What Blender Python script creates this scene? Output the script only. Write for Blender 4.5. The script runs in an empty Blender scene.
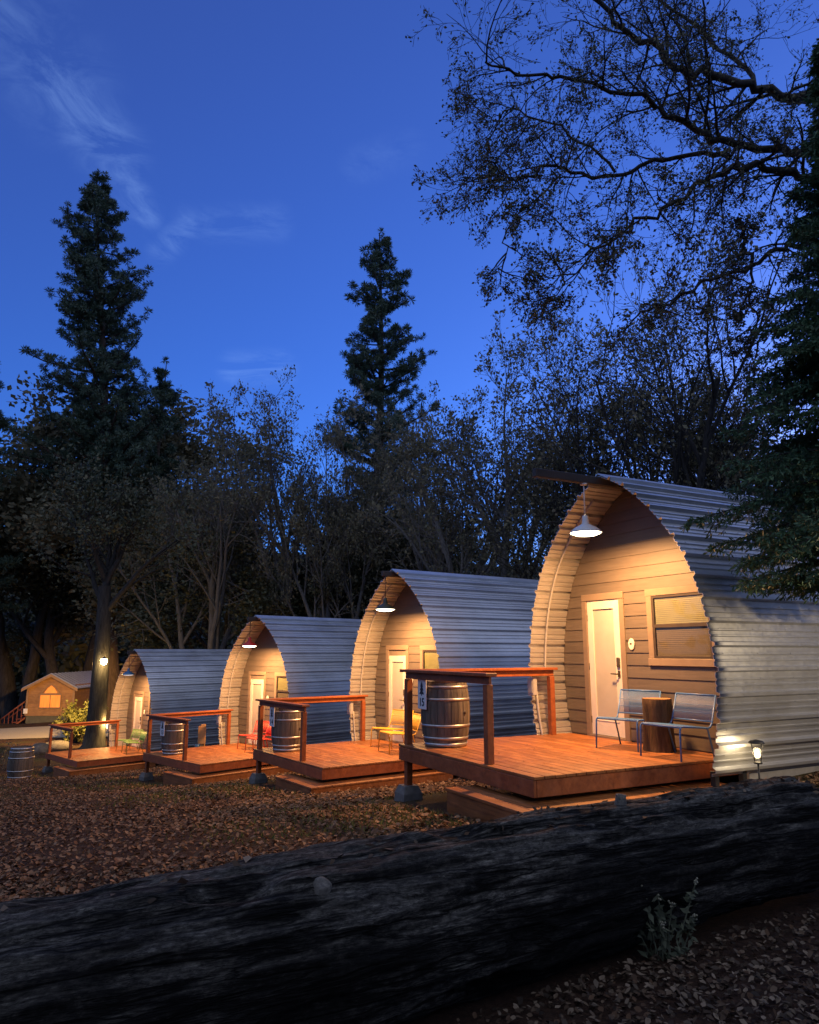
import bpy, math, random
import numpy as np
from mathutils import Vector, Matrix, noise as nz

# ------------------------------------------------------------------ camera, sky, sun, exposure
SC = bpy.context.scene
COL = SC.collection
R = math.radians
cam = bpy.data.objects.new('camera', bpy.data.cameras.new('camera'))
COL.objects.link(cam)
cam.location = (0, 0, 0)
cam.rotation_euler = (math.pi / 2 + 0.19045, 0, 0)
cam.data.sensor_fit = 'HORIZONTAL'
cam.data.sensor_width = 36
cam.data.lens = 36 * 722.94 / 819
cam.data.clip_start = 0.05
cam.data.clip_end = 3000
SC.camera = cam

SUN_EL, SUN_ROT = R(9), R(35)
world = bpy.data.worlds.new('World')
SC.world = world
world.use_nodes = True
wt = world.node_tree
bg = wt.nodes['Background']
sky = wt.nodes.new('ShaderNodeTexSky')
sky.sky_type = 'NISHITA'
sky.sun_disc = False
sky.sun_elevation = SUN_EL
sky.sun_rotation = SUN_ROT
sky.ozone_density = 9.0
sky.air_density = 1.0
sky.dust_density = 0.4
bg.inputs[1].default_value = 0.115


def N(t, kind, **kw):
    n = t.nodes.new('ShaderNode' + kind)
    for k, v in kw.items():
        setattr(n, k, v)
    return n


def world_clouds():
    """faint cirrus wisps: stretched noise inside soft patches of the sky"""
    L = wt.links.new
    tc = N(wt, 'TexCoord')
    no = N(wt, 'TexNoise')
    no.inputs['Scale'].default_value = 9.0
    no.inputs['Detail'].default_value = 7
    no.inputs['Roughness'].default_value = 0.66
    no.inputs['Distortion'].default_value = 1.4
    mp = N(wt, 'Mapping')
    mp.inputs['Rotation'].default_value = (0.3, 0.5, 0.9)
    mp.inputs['Scale'].default_value = (1.0, 1.0, 2.6)
    L(tc.outputs['Generated'], mp.inputs['Vector'])
    L(mp.outputs[0], no.inputs['Vector'])
    total = None
    arcs = [((-.414, .639, .648), (-.384, .692, .611), .09, .45), ((-.384, .692, .611), (-.347, .744, .571), .06, .8), ((-.347, .744, .571), (-.321, .792, .519), .032, .8),
            ((-.309, .818, .485), (-.272, .811, .518), .026, .8), ((-.272, .811, .518), (-.17, .829, .533), .035, .45),
            ((-.23, .902, .365), (-.173, .912, .372), .035, .9), ((-.062, .802, .594), (.0, .793, .609), .035, .3)]
    for a, b, w, amp in arcs:
        a = Vector(a).normalized(); b = Vector(b).normalized()
        # distance of the view direction from the segment a-b
        sub = N(wt, 'VectorMath', operation='SUBTRACT'); sub.inputs[1].default_value = a
        L(tc.outputs['Generated'], sub.inputs[0])
        ab = b - a
        dt = N(wt, 'VectorMath', operation='DOT_PRODUCT'); dt.inputs[1].default_value = ab / ab.length_squared
        L(sub.outputs[0], dt.inputs[0])
        cl = N(wt, 'Clamp'); L(dt.outputs['Value'], cl.inputs[0])
        sc_ = N(wt, 'VectorMath', operation='SCALE'); sc_.inputs[0].default_value = ab; L(cl.outputs[0], sc_.inputs['Scale'])
        d = N(wt, 'VectorMath', operation='DISTANCE'); L(sub.outputs[0], d.inputs[0]); L(sc_.outputs[0], d.inputs[1])
        mr = N(wt, 'MapRange', interpolation_type='SMOOTHERSTEP')
        mr.inputs['From Min'].default_value = w; mr.inputs['From Max'].default_value = 0
        mr.inputs['To Min'].default_value = 0; mr.inputs['To Max'].default_value = amp
        L(d.outputs['Value'], mr.inputs['Value'])
        if total is None:
            total = mr.outputs[0]
        else:
            mx = N(wt, 'Math', operation='MAXIMUM'); L(total, mx.inputs[0]); L(mr.outputs[0], mx.inputs[1]); total = mx.outputs[0]
    mr = N(wt, 'MapRange'); mr.inputs['From Min'].default_value = .40; mr.inputs['From Max'].default_value = .66
    L(no.outputs['Fac'], mr.inputs['Value'])
    mu = N(wt, 'Math', operation='MULTIPLY'); L(total, mu.inputs[0]); L(mr.outputs[0], mu.inputs[1])
    m2 = N(wt, 'Math', operation='MULTIPLY'); L(mu.outputs[0], m2.inputs[0]); m2.inputs[1].default_value = 0.20
    mix = N(wt, 'Mix', data_type='RGBA', blend_type='MIX')
    L(m2.outputs[0], mix.inputs['Factor'])
    L(sky.outputs[0], mix.inputs['A'])
    mix.inputs['B'].default_value = (1.5, 3.7, 5.4, 1)
    # added grey fill over the unseen sky behind the viewer, neutralises the blue ambient
    sp = N(wt, 'SeparateXYZ'); L(tc.outputs['Generated'], sp.inputs[0])
    vr = N(wt, 'MapRange', interpolation_type='SMOOTHSTEP')
    vr.inputs['From Min'].default_value = .50; vr.inputs['From Max'].default_value = -.05
    vr.inputs['To Min'].default_value = 0; vr.inputs['To Max'].default_value = .85
    L(sp.outputs['Y'], vr.inputs['Value'])
    ve = N(wt, 'MapRange', interpolation_type='SMOOTHSTEP'); ve.inputs['From Min'].default_value = .15; ve.inputs['From Max'].default_value = .65
    ve.inputs['To Min'].default_value = .25; ve.inputs['To Max'].default_value = 1; L(sp.outputs['Z'], ve.inputs['Value'])
    vm = N(wt, 'Math', operation='MULTIPLY'); L(vr.outputs[0], vm.inputs[0]); L(ve.outputs[0], vm.inputs[1])
    sky_fill = N(wt, 'Mix', data_type='RGBA', blend_type='MIX'); L(vm.outputs[0], sky_fill.inputs['Factor'])
    L(mix.outputs['Result'], sky_fill.inputs['A']); sky_fill.inputs['B'].default_value = (2.05, 3.25, 3.2, 1)
    mix = sky_fill
    tint = N(wt, 'Mix', data_type='RGBA', blend_type='MULTIPLY'); tint.inputs['Factor'].default_value = 1
    L(mix.outputs['Result'], tint.inputs['A']); tint.inputs['B'].default_value = (1.0, .70, .90, 1)
    glow = N(wt, 'Mix', data_type='RGBA', blend_type='ADD'); glow.inputs['Factor'].default_value = 1
    L(tint.outputs['Result'], glow.inputs['A']); glow.inputs['B'].default_value = (.08, .05, .05, 1)
    L(glow.outputs['Result'], bg.inputs[0])


world_clouds()

sun = bpy.data.objects.new('sun', bpy.data.lights.new('sun', 'SUN'))
COL.objects.link(sun)
sun.data.energy = 0.02
sun.data.angle = R(12)
sun.data.color = (1, .86, .72)
sun.rotation_euler = (math.pi / 2 - SUN_EL, 0, math.pi - SUN_ROT)      # faint afterglow behind the trees
SC.view_settings.view_transform = 'Standard'
SC.view_settings.look = 'None'
SC.view_settings.gamma = 1
SC.view_settings.exposure = 1.2
SC.cycles.max_bounces = 6
SC.cycles.transparent_max_bounces = 12
SC.cycles.use_denoising = True
WARM = (1.0, .46, .145)


def add_lamp(name, kind, loc, energy, color=WARM, size=.1, rot=None, parent=None, **kw):
    ld = bpy.data.lights.new(name, kind)
    ld.energy = energy; ld.color = color
    if kind == 'AREA':
        ld.shape = 'DISK'; ld.size = size
    else:
        ld.shadow_soft_size = size
    for k, v in kw.items():
        setattr(ld, k, v)
    o = bpy.data.objects.new(name, ld); COL.objects.link(o); o.location = loc
    if rot: o.rotation_euler = rot
    if parent: o.parent = parent
    return o


# ------------------------------------------------------------------ mesh helpers
class MB:
    def __init__(s):
        s.v = []; s.f = []; s.n = 0; s.smooth = []

    def add(s, v, f, smooth=False):
        v = np.asarray(v, float).reshape(-1, 3)
        for q in f: s.f.append([i + s.n for i in q])
        s.smooth += [smooth] * len(f)
        s.v.append(v); s.n += len(v)

    def box(s, x0, x1, y0, y1, z0, z1, M=None):
        v = np.array([(x, y, z) for z in (z0, z1) for y in (y0, y1) for x in (x0, x1)], float)
        if M is not None:
            v = np.array([M @ Vector(p) for p in v])
        s.add(v, [(0, 2, 3, 1), (4, 5, 7, 6), (0, 1, 5, 4), (2, 6, 7, 3), (0, 4, 6, 2), (1, 3, 7, 5)])

    def bbox(s, x0, x1, y0, y1, z0, z1, b=.006, M=None):
        """box with its long edges eased (all 12 edges chamfered)"""
        c = [(x0, x1), (y0, y1), (z0, z1)]
        b = min(b, .45 * min(x1 - x0, y1 - y0, z1 - z0))
        v = []; idx = {}
        for i in (0, 1):
            for j in (0, 1):
                for k in (0, 1):
                    P = (c[0][i], c[1][j], c[2][k]); sgn = (1 - 2 * i, 1 - 2 * j, 1 - 2 * k)
                    for ax in range(3):
                        q = [P[a] + (sgn[a] * b if a != ax else 0) for a in range(3)]
                        idx[i, j, k, ax] = len(v); v.append(q)
        f = []
        I = lambda *a: idx[a]
        for ax in range(3):
            for e in (0, 1):
                o = [a for a in range(3) if a != ax]
                q = []
                for (p, r) in ((0, 0), (1, 0), (1, 1), (0, 1)):
                    t = [0, 0, 0]; t[ax] = e; t[o[0]] = p; t[o[1]] = r
                    q.append(I(*t, ax))
                f.append(q)
        for ax in range(3):       # edges along ax
            o = [a for a in range(3) if a != ax]
            for p in (0, 1):
                for r in (0, 1):
                    q = []
                    for (e, who) in ((0, 0), (0, 1), (1, 1), (1, 0)):
                        t = [0, 0, 0]; t[ax] = e; t[o[0]] = p; t[o[1]] = r
                        q.append(I(*t, o[who]))
                    f.append(q)
        for i in (0, 1):
            for j in (0, 1):
                for k in (0, 1):
                    f.append([I(i, j, k, a) for a in range(3)])
        v = np.array(v, float)
        cen = v.mean(0); out = []
        for q in f:
            a, b_, c_ = v[q[0]], v[q[1]], v[q[2]]
            n = np.cross(b_ - a, c_ - a)
            if np.dot(n, v[q].mean(0) - cen) < 0: q = q[::-1]
            out.append(q)
        if M is not None: v = np.array([M @ Vector(p) for p in v])
        s.add(v, out)

    def tube(s, pts, rad, n=8, cap=True, smooth=True):
        pts = np.asarray(pts, float); m = len(pts)
        rad = np.full(m, rad, float) if np.isscalar(rad) else np.asarray(rad, float)
        t = np.gradient(pts, axis=0); t /= np.linalg.norm(t, axis=1)[:, None] + 1e-9
        ref = np.array([0, 0, 1.]) if abs(t[0][2]) < .9 else np.array([1., 0, 0])
        nx = np.cross(t[0], ref); nx /= np.linalg.norm(nx)
        ang = np.arange(n) * 2 * math.pi / n
        ca, sa = np.cos(ang)[:, None], np.sin(ang)[:, None]
        vs = []
        for i in range(m):
            nx = nx - t[i] * np.dot(nx, t[i]); nx /= np.linalg.norm(nx) + 1e-9
            ny = np.cross(t[i], nx)
            vs.append(pts[i] + rad[i] * (ca * nx + sa * ny))
        f = []
        for i in range(m - 1):
            for j in range(n):
                k = (j + 1) % n
                f.append((i * n + j, i * n + k, (i + 1) * n + k, (i + 1) * n + j))
        if cap:
            f.append(tuple(range(n))[::-1]); f.append(tuple((m - 1) * n + j for j in range(n)))
        s.add(np.concatenate(vs), f, smooth)

    def lathe(s, prof, n=32, cx=0, cy=0, smooth=True, cap=True):
        m = len(prof); v = []
        for r, z in prof:
            for j in range(n):
                a = 2 * math.pi * j / n
                v.append((cx + r * math.cos(a), cy + r * math.sin(a), z))
        f = [(i * n + j, i * n + (j + 1) % n, (i + 1) * n + (j + 1) % n, (i + 1) * n + j) for i in range(m - 1) for j in range(n)]
        if cap:
            f.append(tuple(range(n))[::-1]); f.append(tuple((m - 1) * n + j for j in range(n)))
        s.add(v, f, smooth)

    def mesh(s, name):
        me = bpy.data.meshes.new(name)
        me.from_pydata(np.concatenate(s.v).tolist(), [], s.f)
        me.polygons.foreach_set('use_smooth', s.smooth)
        me.update()
        return me

    def build(s, name, mat, parent=None, loc=None, angle=None):
        o = bpy.data.objects.new(name, s.mesh(name)); COL.objects.link(o)
        if mat: o.data.materials.append(mat)
        if parent: o.parent = parent
        if loc: o.location = loc
        return o


def raw_mesh(name, V, F, mat, parent=None, smooth=False):
    """fast mesh from arrays; F is (n,k)"""
    V = np.asarray(V, np.float32); F = np.asarray(F, np.int32)
    me = bpy.data.meshes.new(name)
    n, k = F.shape
    me.vertices.add(len(V)); me.vertices.foreach_set('co', V.ravel())
    me.loops.add(n * k); me.loops.foreach_set('vertex_index', F.ravel())
    me.polygons.add(n); me.polygons.foreach_set('loop_start', np.arange(n, dtype=np.int32) * k)
    me.polygons.foreach_set('loop_total', np.full(n, k, np.int32))
    if smooth: me.polygons.foreach_set('use_smooth', np.ones(n, bool))
    me.update(calc_edges=True); me.validate()
    o = bpy.data.objects.new(name, me); COL.objects.link(o)
    if mat: me.materials.append(mat)
    if parent: o.parent = parent
    return o


def thing(name, label, cat, loc=(0, 0, 0), rz=0, group=None):
    o = bpy.data.objects.new(name, None); COL.objects.link(o)
    o.empty_display_size = .2
    o.location = loc; o.rotation_euler = (0, 0, rz)
    o['label'] = label; o['category'] = cat
    if group: o['group'] = group
    return o


def tag(o, label, cat, group=None):
    o['label'] = label; o['category'] = cat
    if group: o['group'] = group
    return o


def dup(o, loc=None, rz=None, scale=None, label=None, group=None):
    c = o.copy(); COL.objects.link(c)
    if loc is not None: c.location = loc
    if rz is not None: c.rotation_euler = (0, 0, rz)
    if scale is not None: c.scale = scale if hasattr(scale, '__len__') else (scale,) * 3
    if label: c['label'] = label
    if group: c['group'] = group

    def rec(src, dst):
        for ch in list(src.children):
            k = ch.copy(); COL.objects.link(k); k.parent = dst
            rec(ch, k)
    rec(o, c)
    return c


# ------------------------------------------------------------------ materials
def mat(name, base, rough=.6, metal=0.0, spec=.5):
    m = bpy.data.materials.new(name); m.use_nodes = True
    b = m.node_tree.nodes['Principled BSDF']
    b.inputs['Base Color'].default_value = (*base, 1)
    b.inputs['Roughness'].default_value = rough
    b.inputs['Metallic'].default_value = metal
    b.inputs['Specular IOR Level'].default_value = spec
    return m, m.node_tree, b


def coords(t, scale=(1, 1, 1), rot=(0, 0, 0), kind='Object'):
    tc = N(t, 'TexCoord'); mp = N(t, 'Mapping')
    mp.inputs['Scale'].default_value = scale; mp.inputs['Rotation'].default_value = rot
    t.links.new(tc.outputs[kind], mp.inputs['Vector'])
    return mp.outputs[0]


def noise(t, vec, scale, detail=5, rough=.55, dist=0):
    n = N(t, 'TexNoise')
    n.inputs['Scale'].default_value = scale; n.inputs['Detail'].default_value = detail
    n.inputs['Roughness'].default_value = rough; n.inputs['Distortion'].default_value = dist
    t.links.new(vec, n.inputs['Vector'])
    return n.outputs['Fac']


def ramp(t, fac, stops):
    r = N(t, 'ValToRGB')
    e = r.color_ramp.elements
    while len(e) < len(stops): e.new(.5)
    for i, (p, c) in enumerate(stops):
        e[i].position = p; e[i].color = (*c, 1) if len(c) == 3 else c
    t.links.new(fac, r.inputs[0])
    return r.outputs[0]


def bump(t, b, h, strength=.3, dist=.02):
    n = N(t, 'Bump'); n.inputs['Strength'].default_value = strength; n.inputs['Distance'].default_value = dist
    t.links.new(h, n.inputs['Height']); t.links.new(n.outputs[0], b.inputs['Normal'])


def island_rand(t):
    return N(t, 'NewGeometry').outputs['Random Per Island']


def mixc(t, fac, a, b, mode='MIX'):
    m = N(t, 'Mix', data_type='RGBA', blend_type=mode)
    for sock, v in ((m.inputs['Factor'], fac), (m.inputs['A'], a), (m.inputs['B'], b)):
        if hasattr(v, 'is_output'): t.links.new(v, sock)
        else: sock.default_value = v if not hasattr(v, '__len__') else ((*v, 1) if len(v) == 3 else v)
    return m.outputs['Result']


def wood(name, dark, light, grain=(2, 30, 30), rough=.55, per_board=.5, bumpd=.004):
    m, t, b = mat(name, light, rough)
    v = coords(t, grain)
    g = noise(t, v, 1.0, 6, .6, .6)
    c = ramp(t, g, [(.3, dark), (.7, light)])
    r = island_rand(t)
    tint = ramp(t, r, [(0, (1 - per_board,) * 3), (1, (1, 1, 1))])
    c = mixc(t, 1.0, c, tint, 'MULTIPLY')
    big = noise(t, coords(t), 2.2, 4)
    c = mixc(t, ramp(t, big, [(.45, (0, 0, 0)), (.75, (.5, .5, .5))]), c, tuple(.55 * x for x in dark))
    worn = noise(t, coords(t, (1.5, 3, 3)), 1.7, 7, .7)
    c = mixc(t, ramp(t, worn, [(.5, (0, 0, 0)), (.72, (.55, .55, .55))]), c, tuple(.95 * x + .025 for x in light))
    t.links.new(c, b.inputs['Base Color'])
    t.links.new(ramp(t, worn, [(.3, (rough - .1,) * 3), (.7, (rough + .2,) * 3)]), b.inputs['Roughness'])
    bump(t, b, g, .35, bumpd)
    return m


M = {}
M['deck'] = wood('redwood_decking', (.20, .065, .016), (.44, .165, .042), (2.0, 26, 26), .5, .4)
M['rail'] = wood('redwood_rail', (.22, .055, .015), (.42, .125, .035), (14, 14, 14), .5, .3)
M['cedar'] = wood('cedar_log_siding', (.26, .13, .045), (.42, .235, .085), (2, 12, 12), .6, .35)
M['stairwood'] = wood('stained_stair_wood', (.16, .04, .02), (.28, .08, .035), (6, 20, 20), .6, .3)


def m_tin():
    m, t, b = mat('galvanised_tin', (.5, .52, .54), .42, .75)
    v = coords(t, (3, .5, 3))
    n1 = noise(t, v, 1.2, 5, .6)
    n2 = noise(t, coords(t, (1, 1, 1)), 1.1, 4, .6)
    n3 = noise(t, coords(t, (1, 1, 1)), 26, 2, .5)
    c = ramp(t, n1, [(.3, (.52, .53, .545)), (.7, (.68, .69, .70))])
    c = mixc(t, ramp(t, n2, [(.42, (0, 0, 0)), (.72, (.45, .45, .45))]), c, (.33, .32, .31))
    t.links.new(c, b.inputs['Base Color'])
    t.links.new(ramp(t, n3, [(.3, (.36,) * 3), (.7, (.50,) * 3)]), b.inputs['Roughness'])
    bump(t, b, n2, .07, .03)
    return m


M['tin'] = m_tin()


def m_siding():
    m, t, b = mat('taupe_lap_siding', (.24, .2, .165), .55)
    v = coords(t, (1.2, 20, 20))
    n1 = noise(t, v, 2, 6, .65, .3)
    c = ramp(t, n1, [(.3, (.088, .074, .062)), (.7, (.126, .107, .090))])
    tint = ramp(t, island_rand(t), [(0, (.86, .86, .86)), (1, (1, 1, 1))])
    c = mixc(t, 1.0, c, tint, 'MULTIPLY')
    n2 = noise(t, coords(t, (2, 1, .7)), 2.5, 5)
    c = mixc(t, ramp(t, n2, [(.5, (0, 0, 0)), (.8, (.35, .35, .35))]), c, (.14, .11, .09))
    t.links.new(c, b.inputs['Base Color'])
    bump(t, b, n1, .3, .003)
    return m


M['siding'] = m_siding()


def noisy(name, a, c, scale=6, rough=.6, metal=0, detail=5, bd=.0, stretch=(1, 1, 1), bs=.4):
    m, t, b = mat(name, a, rough, metal)
    n = noise(t, coords(t, stretch), scale, detail, .6)
    t.links.new(ramp(t, n, [(.3, a), (.7, c)]), b.inputs['Base Color'])
    if bd: bump(t, b, n, bs, bd)
    return m


M['trim'] = noisy('taupe_trim_paint', (.17, .13, .10), (.21, .165, .125), 5, .5, 0, 5, .002)
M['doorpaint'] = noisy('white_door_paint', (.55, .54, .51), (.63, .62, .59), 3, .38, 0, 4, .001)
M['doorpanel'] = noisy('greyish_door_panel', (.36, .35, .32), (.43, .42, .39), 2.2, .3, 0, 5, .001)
M['header'] = noisy('taupe_door_header', (.16, .13, .105), (.2, .165, .13), 5, .6)  # header has its own taupe, close to the trim paint
M['bronze'] = noisy('dark_bronze_frame', (.035, .028, .022), (.055, .045, .036), 9, .42)
M['black'] = noisy('black_painted_metal', (.014, .014, .015), (.03, .03, .032), 12, .45)
M['darkbeam'] = noisy('dark_stained_beam', (.03, .024, .02), (.055, .043, .035), 9, .6, 0, 5, .004, (1, .2, 1))
M['blind'] = noisy('olive_cream_blind', (.115, .125, .048), (.145, .152, .06), 4, .6)
M['screen'] = noisy('dark_insect_screen', (.07, .058, .036), (.09, .075, .048), 60, .8)
M['chrome'] = noisy('brushed_steel', (.5, .48, .46), (.62, .6, .58), 20, .28, 1)
M['concrete'] = noisy('concrete', (.09, .085, .08), (.17, .165, .155), 9, .85, 0, 7, .012)
M['stone'] = noisy('granite_boulder', (.05, .047, .045), (.14, .135, .13), 4, .9, 0, 8, .05)
M['plastic_grey'] = noisy('grey_meter_enamel', (.3, .31, .33), (.4, .41, .43), 8, .45)
M['white'] = noisy('white_enamel', (.74, .73, .71), (.82, .81, .79), 6, .3)
M['greenlamp'] = noisy('dark_green_enamel', (.03, .045, .03), (.05, .065, .045), 6, .32)
M['redlamp'] = noisy('red_enamel', (.42, .02, .02), (.52, .035, .03), 6, .32)
M['bluelamp'] = noisy('blue_enamel', (.03, .12, .26), (.045, .16, .34), 6, .32)
M['bluechair'] = noisy('pale_blue_powder_coat', (.045, .135, .36), (.06, .17, .45), 8, .42)
M['yellowchair'] = noisy('yellow_powder_coat', (.5, .28, .02), (.56, .33, .03), 8, .42)
M['redchair'] = noisy('red_powder_coat', (.42, .025, .02), (.5, .035, .03), 8, .42)
M['greenchair'] = noisy('green_powder_coat', (.09, .2, .06), (.12, .26, .08), 8, .42)
M['skirt'] = noisy('grey_skirting_board', (.22, .21, .2), (.32, .31, .29), 5, .7, 0, 6, .004)
M['houseroof'] = noisy('grey_metal_roof', (.3, .32, .36), (.42, .44, .48), 3, .4, .5)
M['houseskirt'] = noisy('olive_skirting', (.075, .075, .05), (.11, .11, .075), 4, .7)
M['housetrim'] = noisy('brown_house_trim', (.22, .14, .07), (.3, .19, .1), 6, .6)
M['rodwhite'] = noisy('white_rod', (.7, .69, .67), (.78, .77, .75), 6, .35)
M['tan'] = noisy('tan_wood_post', (.34, .2, .08), (.44, .27, .12), 9, .7, 0, 5, .004)
M['hoop'] = noisy('galvanised_hoop', (.36, .36, .37), (.54, .54, .55), 14, .4, .85)
M['signwhite'] = noisy('sign_white', (.66, .7, .76), (.74, .77, .82), 6, .5)
M['signink'] = noisy('sign_dark_blue', (.008, .012, .025), (.014, .02, .04), 6, .5)


def m_glass():
    m = bpy.data.materials.new('window_glass'); m.use_nodes = True
    t = m.node_tree; t.nodes.clear()
    o = N(t, 'OutputMaterial'); mx = N(t, 'MixShader'); tr = N(t, 'BsdfTransparent'); gl = N(t, 'BsdfGlossy')
    gl.inputs['Roughness'].default_value = .03
    mx.inputs[0].default_value = .10
    t.links.new(tr.outputs[0], mx.inputs[1]); t.links.new(gl.outputs[0], mx.inputs[2])
    t.links.new(mx.outputs[0], o.inputs[0])
    return m


M['glass'] = m_glass()


def emit(name, col, s):
    m = bpy.data.materials.new(name); m.use_nodes = True
    t = m.node_tree; b = t.nodes['Principled BSDF']
    b.inputs['Base Color'].default_value = (*col, 1)
    b.inputs['Emission Color'].default_value = (*col, 1)
    b.inputs['Emission Strength'].default_value = s
    return m


M['bulb'] = emit('lit_diffuser', (1, .84, .56), 7)
M['bulb_dim'] = emit('dim_diffuser', (.55, .62, .7), .35)
M['bulb_hot'] = emit('hot_bulb', (1, .72, .3), 60)
M['globe'] = emit('lit_globe', (1, .7, .35), 2.2)
M['lantern_glow'] = emit('lantern_glow', (1, .8, .5), 4)


def m_litwin():
    m = bpy.data.materials.new('lit_curtain'); m.use_nodes = True
    t = m.node_tree; b = t.nodes['Principled BSDF']
    w = noise(t, coords(t, (16, 1, 1.2)), 1.2, 4, .5)
    c = ramp(t, w, [(.3, (.8, .13, .01)), (.7, (1, .27, .03))])
    b.inputs['Base Color'].default_value = (.3, .12, .04, 1)
    t.links.new(c, b.inputs['Emission Color'])
    b.inputs['Emission Strength'].default_value = .55
    return m


M['litwin'] = m_litwin()


def m_barrel():
    m, t, b = mat('weathered_oak_staves', (.16, .1, .06), .7)
    v = coords(t, (14, 14, 1.2))
    g = noise(t, v, 1.6, 7, .65)
    c = ramp(t, g, [(.25, (.06, .053, .047)), (.55, (.15, .132, .112)), (.8, (.28, .26, .23))])
    tint = ramp(t, island_rand(t), [(0, (.5, .5, .5)), (1, (1.1, 1.05, 1))])
    c = mixc(t, 1.0, c, tint, 'MULTIPLY')
    t.links.new(c, b.inputs['Base Color'])
    bump(t, b, g, .5, .006)
    return m


M['barrel'] = m_barrel()


def m_bark(name, a, c, sc=(9, 9, 1.6), bd=.03, kind='Object'):
    m, t, b = mat(name, a, .9, 0, .2)
    g = noise(t, coords(t, sc, kind=kind), 1.5, 8, .65, .5)
    t.links.new(ramp(t, g, [(.3, a), (.7, c)]), b.inputs['Base Color'])
    bump(t, b, g, .8, bd)
    return m


M['bark'] = m_bark('oak_bark', (.02, .018, .015), (.07, .062, .053))
M['bark_pale'] = m_bark('pale_bark', (.09, .08, .068), (.19, .172, .15))
M['bark_pine'] = m_bark('pine_bark', (.035, .026, .02), (.10, .07, .05))


def m_leaf(name, cols, rough=.55, trans=.15):
    m, t, b = mat(name, cols[0], rough, 0, .35)
    k = len(cols)
    c = ramp(t, island_rand(t), [(i / max(1, k - 1), q) for i, q in enumerate(cols)])
    t.links.new(c, b.inputs['Base Color'])
    if trans:
        tr = N(t, 'BsdfTranslucent'); t.links.new(c, tr.inputs[0])
        mx = N(t, 'MixShader'); mx.inputs[0].default_value = trans
        o = t.nodes['Material Output']
        t.links.new(b.outputs[0], mx.inputs[1]); t.links.new(tr.outputs[0], mx.inputs[2]); t.links.new(mx.outputs[0], o.inputs[0])
    return m


M['leaf_oak'] = m_leaf('oak_leaves', [(.06, .07, .035), (.11, .115, .06), (.15, .125, .07)], .6, .25)
M['leaf_grey'] = m_leaf('dull_grey_green_leaves', [(.10, .098, .054), (.17, .152, .082), (.23, .185, .10)], .65, .25)
M['leaf_dark'] = m_leaf('dark_evergreen_leaves', [(.055, .062, .032), (.09, .098, .048), (.125, .11, .056)], .55, .15)
M['needle'] = m_leaf('pine_needles', [(.045, .075, .045), (.09, .125, .075)], .55, .1)
M['fir'] = m_leaf('fir_needles', [(.04, .09, .045), (.07, .145, .07), (.10, .17, .08)], .55, .12)
M['shrub'] = m_leaf('yellow_green_leaves', [(.07, .085, .022), (.12, .13, .038)], .6, .3)
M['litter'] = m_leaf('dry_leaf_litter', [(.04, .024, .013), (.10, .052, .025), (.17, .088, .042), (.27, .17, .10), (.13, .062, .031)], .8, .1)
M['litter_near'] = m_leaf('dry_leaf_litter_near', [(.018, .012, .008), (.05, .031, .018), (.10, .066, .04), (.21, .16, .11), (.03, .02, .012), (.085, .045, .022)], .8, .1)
M['grass'] = m_leaf('dry_grass', [(.06, .085, .018), (.12, .13, .03), (.18, .15, .05)], .7, .2)
M['weed'] = m_leaf('grey_green_weed', [(.08, .095, .055), (.13, .14, .09)], .7, .2)
M['weedhead'] = m_leaf('pale_seed_heads', [(.26, .25, .17), (.36, .34, .25)], .8, .2)


def m_ground():
    m, t, b = mat('leaf_strewn_soil', (.07, .05, .035), .95, 0, .2)
    v = coords(t)
    n1 = noise(t, v, 26, 8, .7, .4); n2 = noise(t, v, .32, 4, .55); n3 = noise(t, v, 90, 4, .7)
    soil = ramp(t, n1, [(.25, (.014, .009, .006)), (.5, (.045, .024, .015)), (.78, (.10, .052, .031))])
    gr = ramp(t, n3, [(.3, (.025, .028, .008)), (.7, (.095, .085, .025))])
    c = mixc(t, ramp(t, n2, [(.5, (0, 0, 0)), (.62, (.75, .75, .75))]), soil, gr)
    t.links.new(c, b.inputs['Base Color'])
    bump(t, b, n1, .9, .05)
    return m


M['ground'] = m_ground()
M['gravel'] = noisy('pale_gravel', (.26, .23, .17), (.42, .38, .3), 30, .95, 0, 8, .02)
M['hillwood'] = noisy('far_wooded_hill', (.012, .016, .009), (.035, .04, .02), .12, 1, 0, 9, .8, (1, 1, 1), 1)


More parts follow.
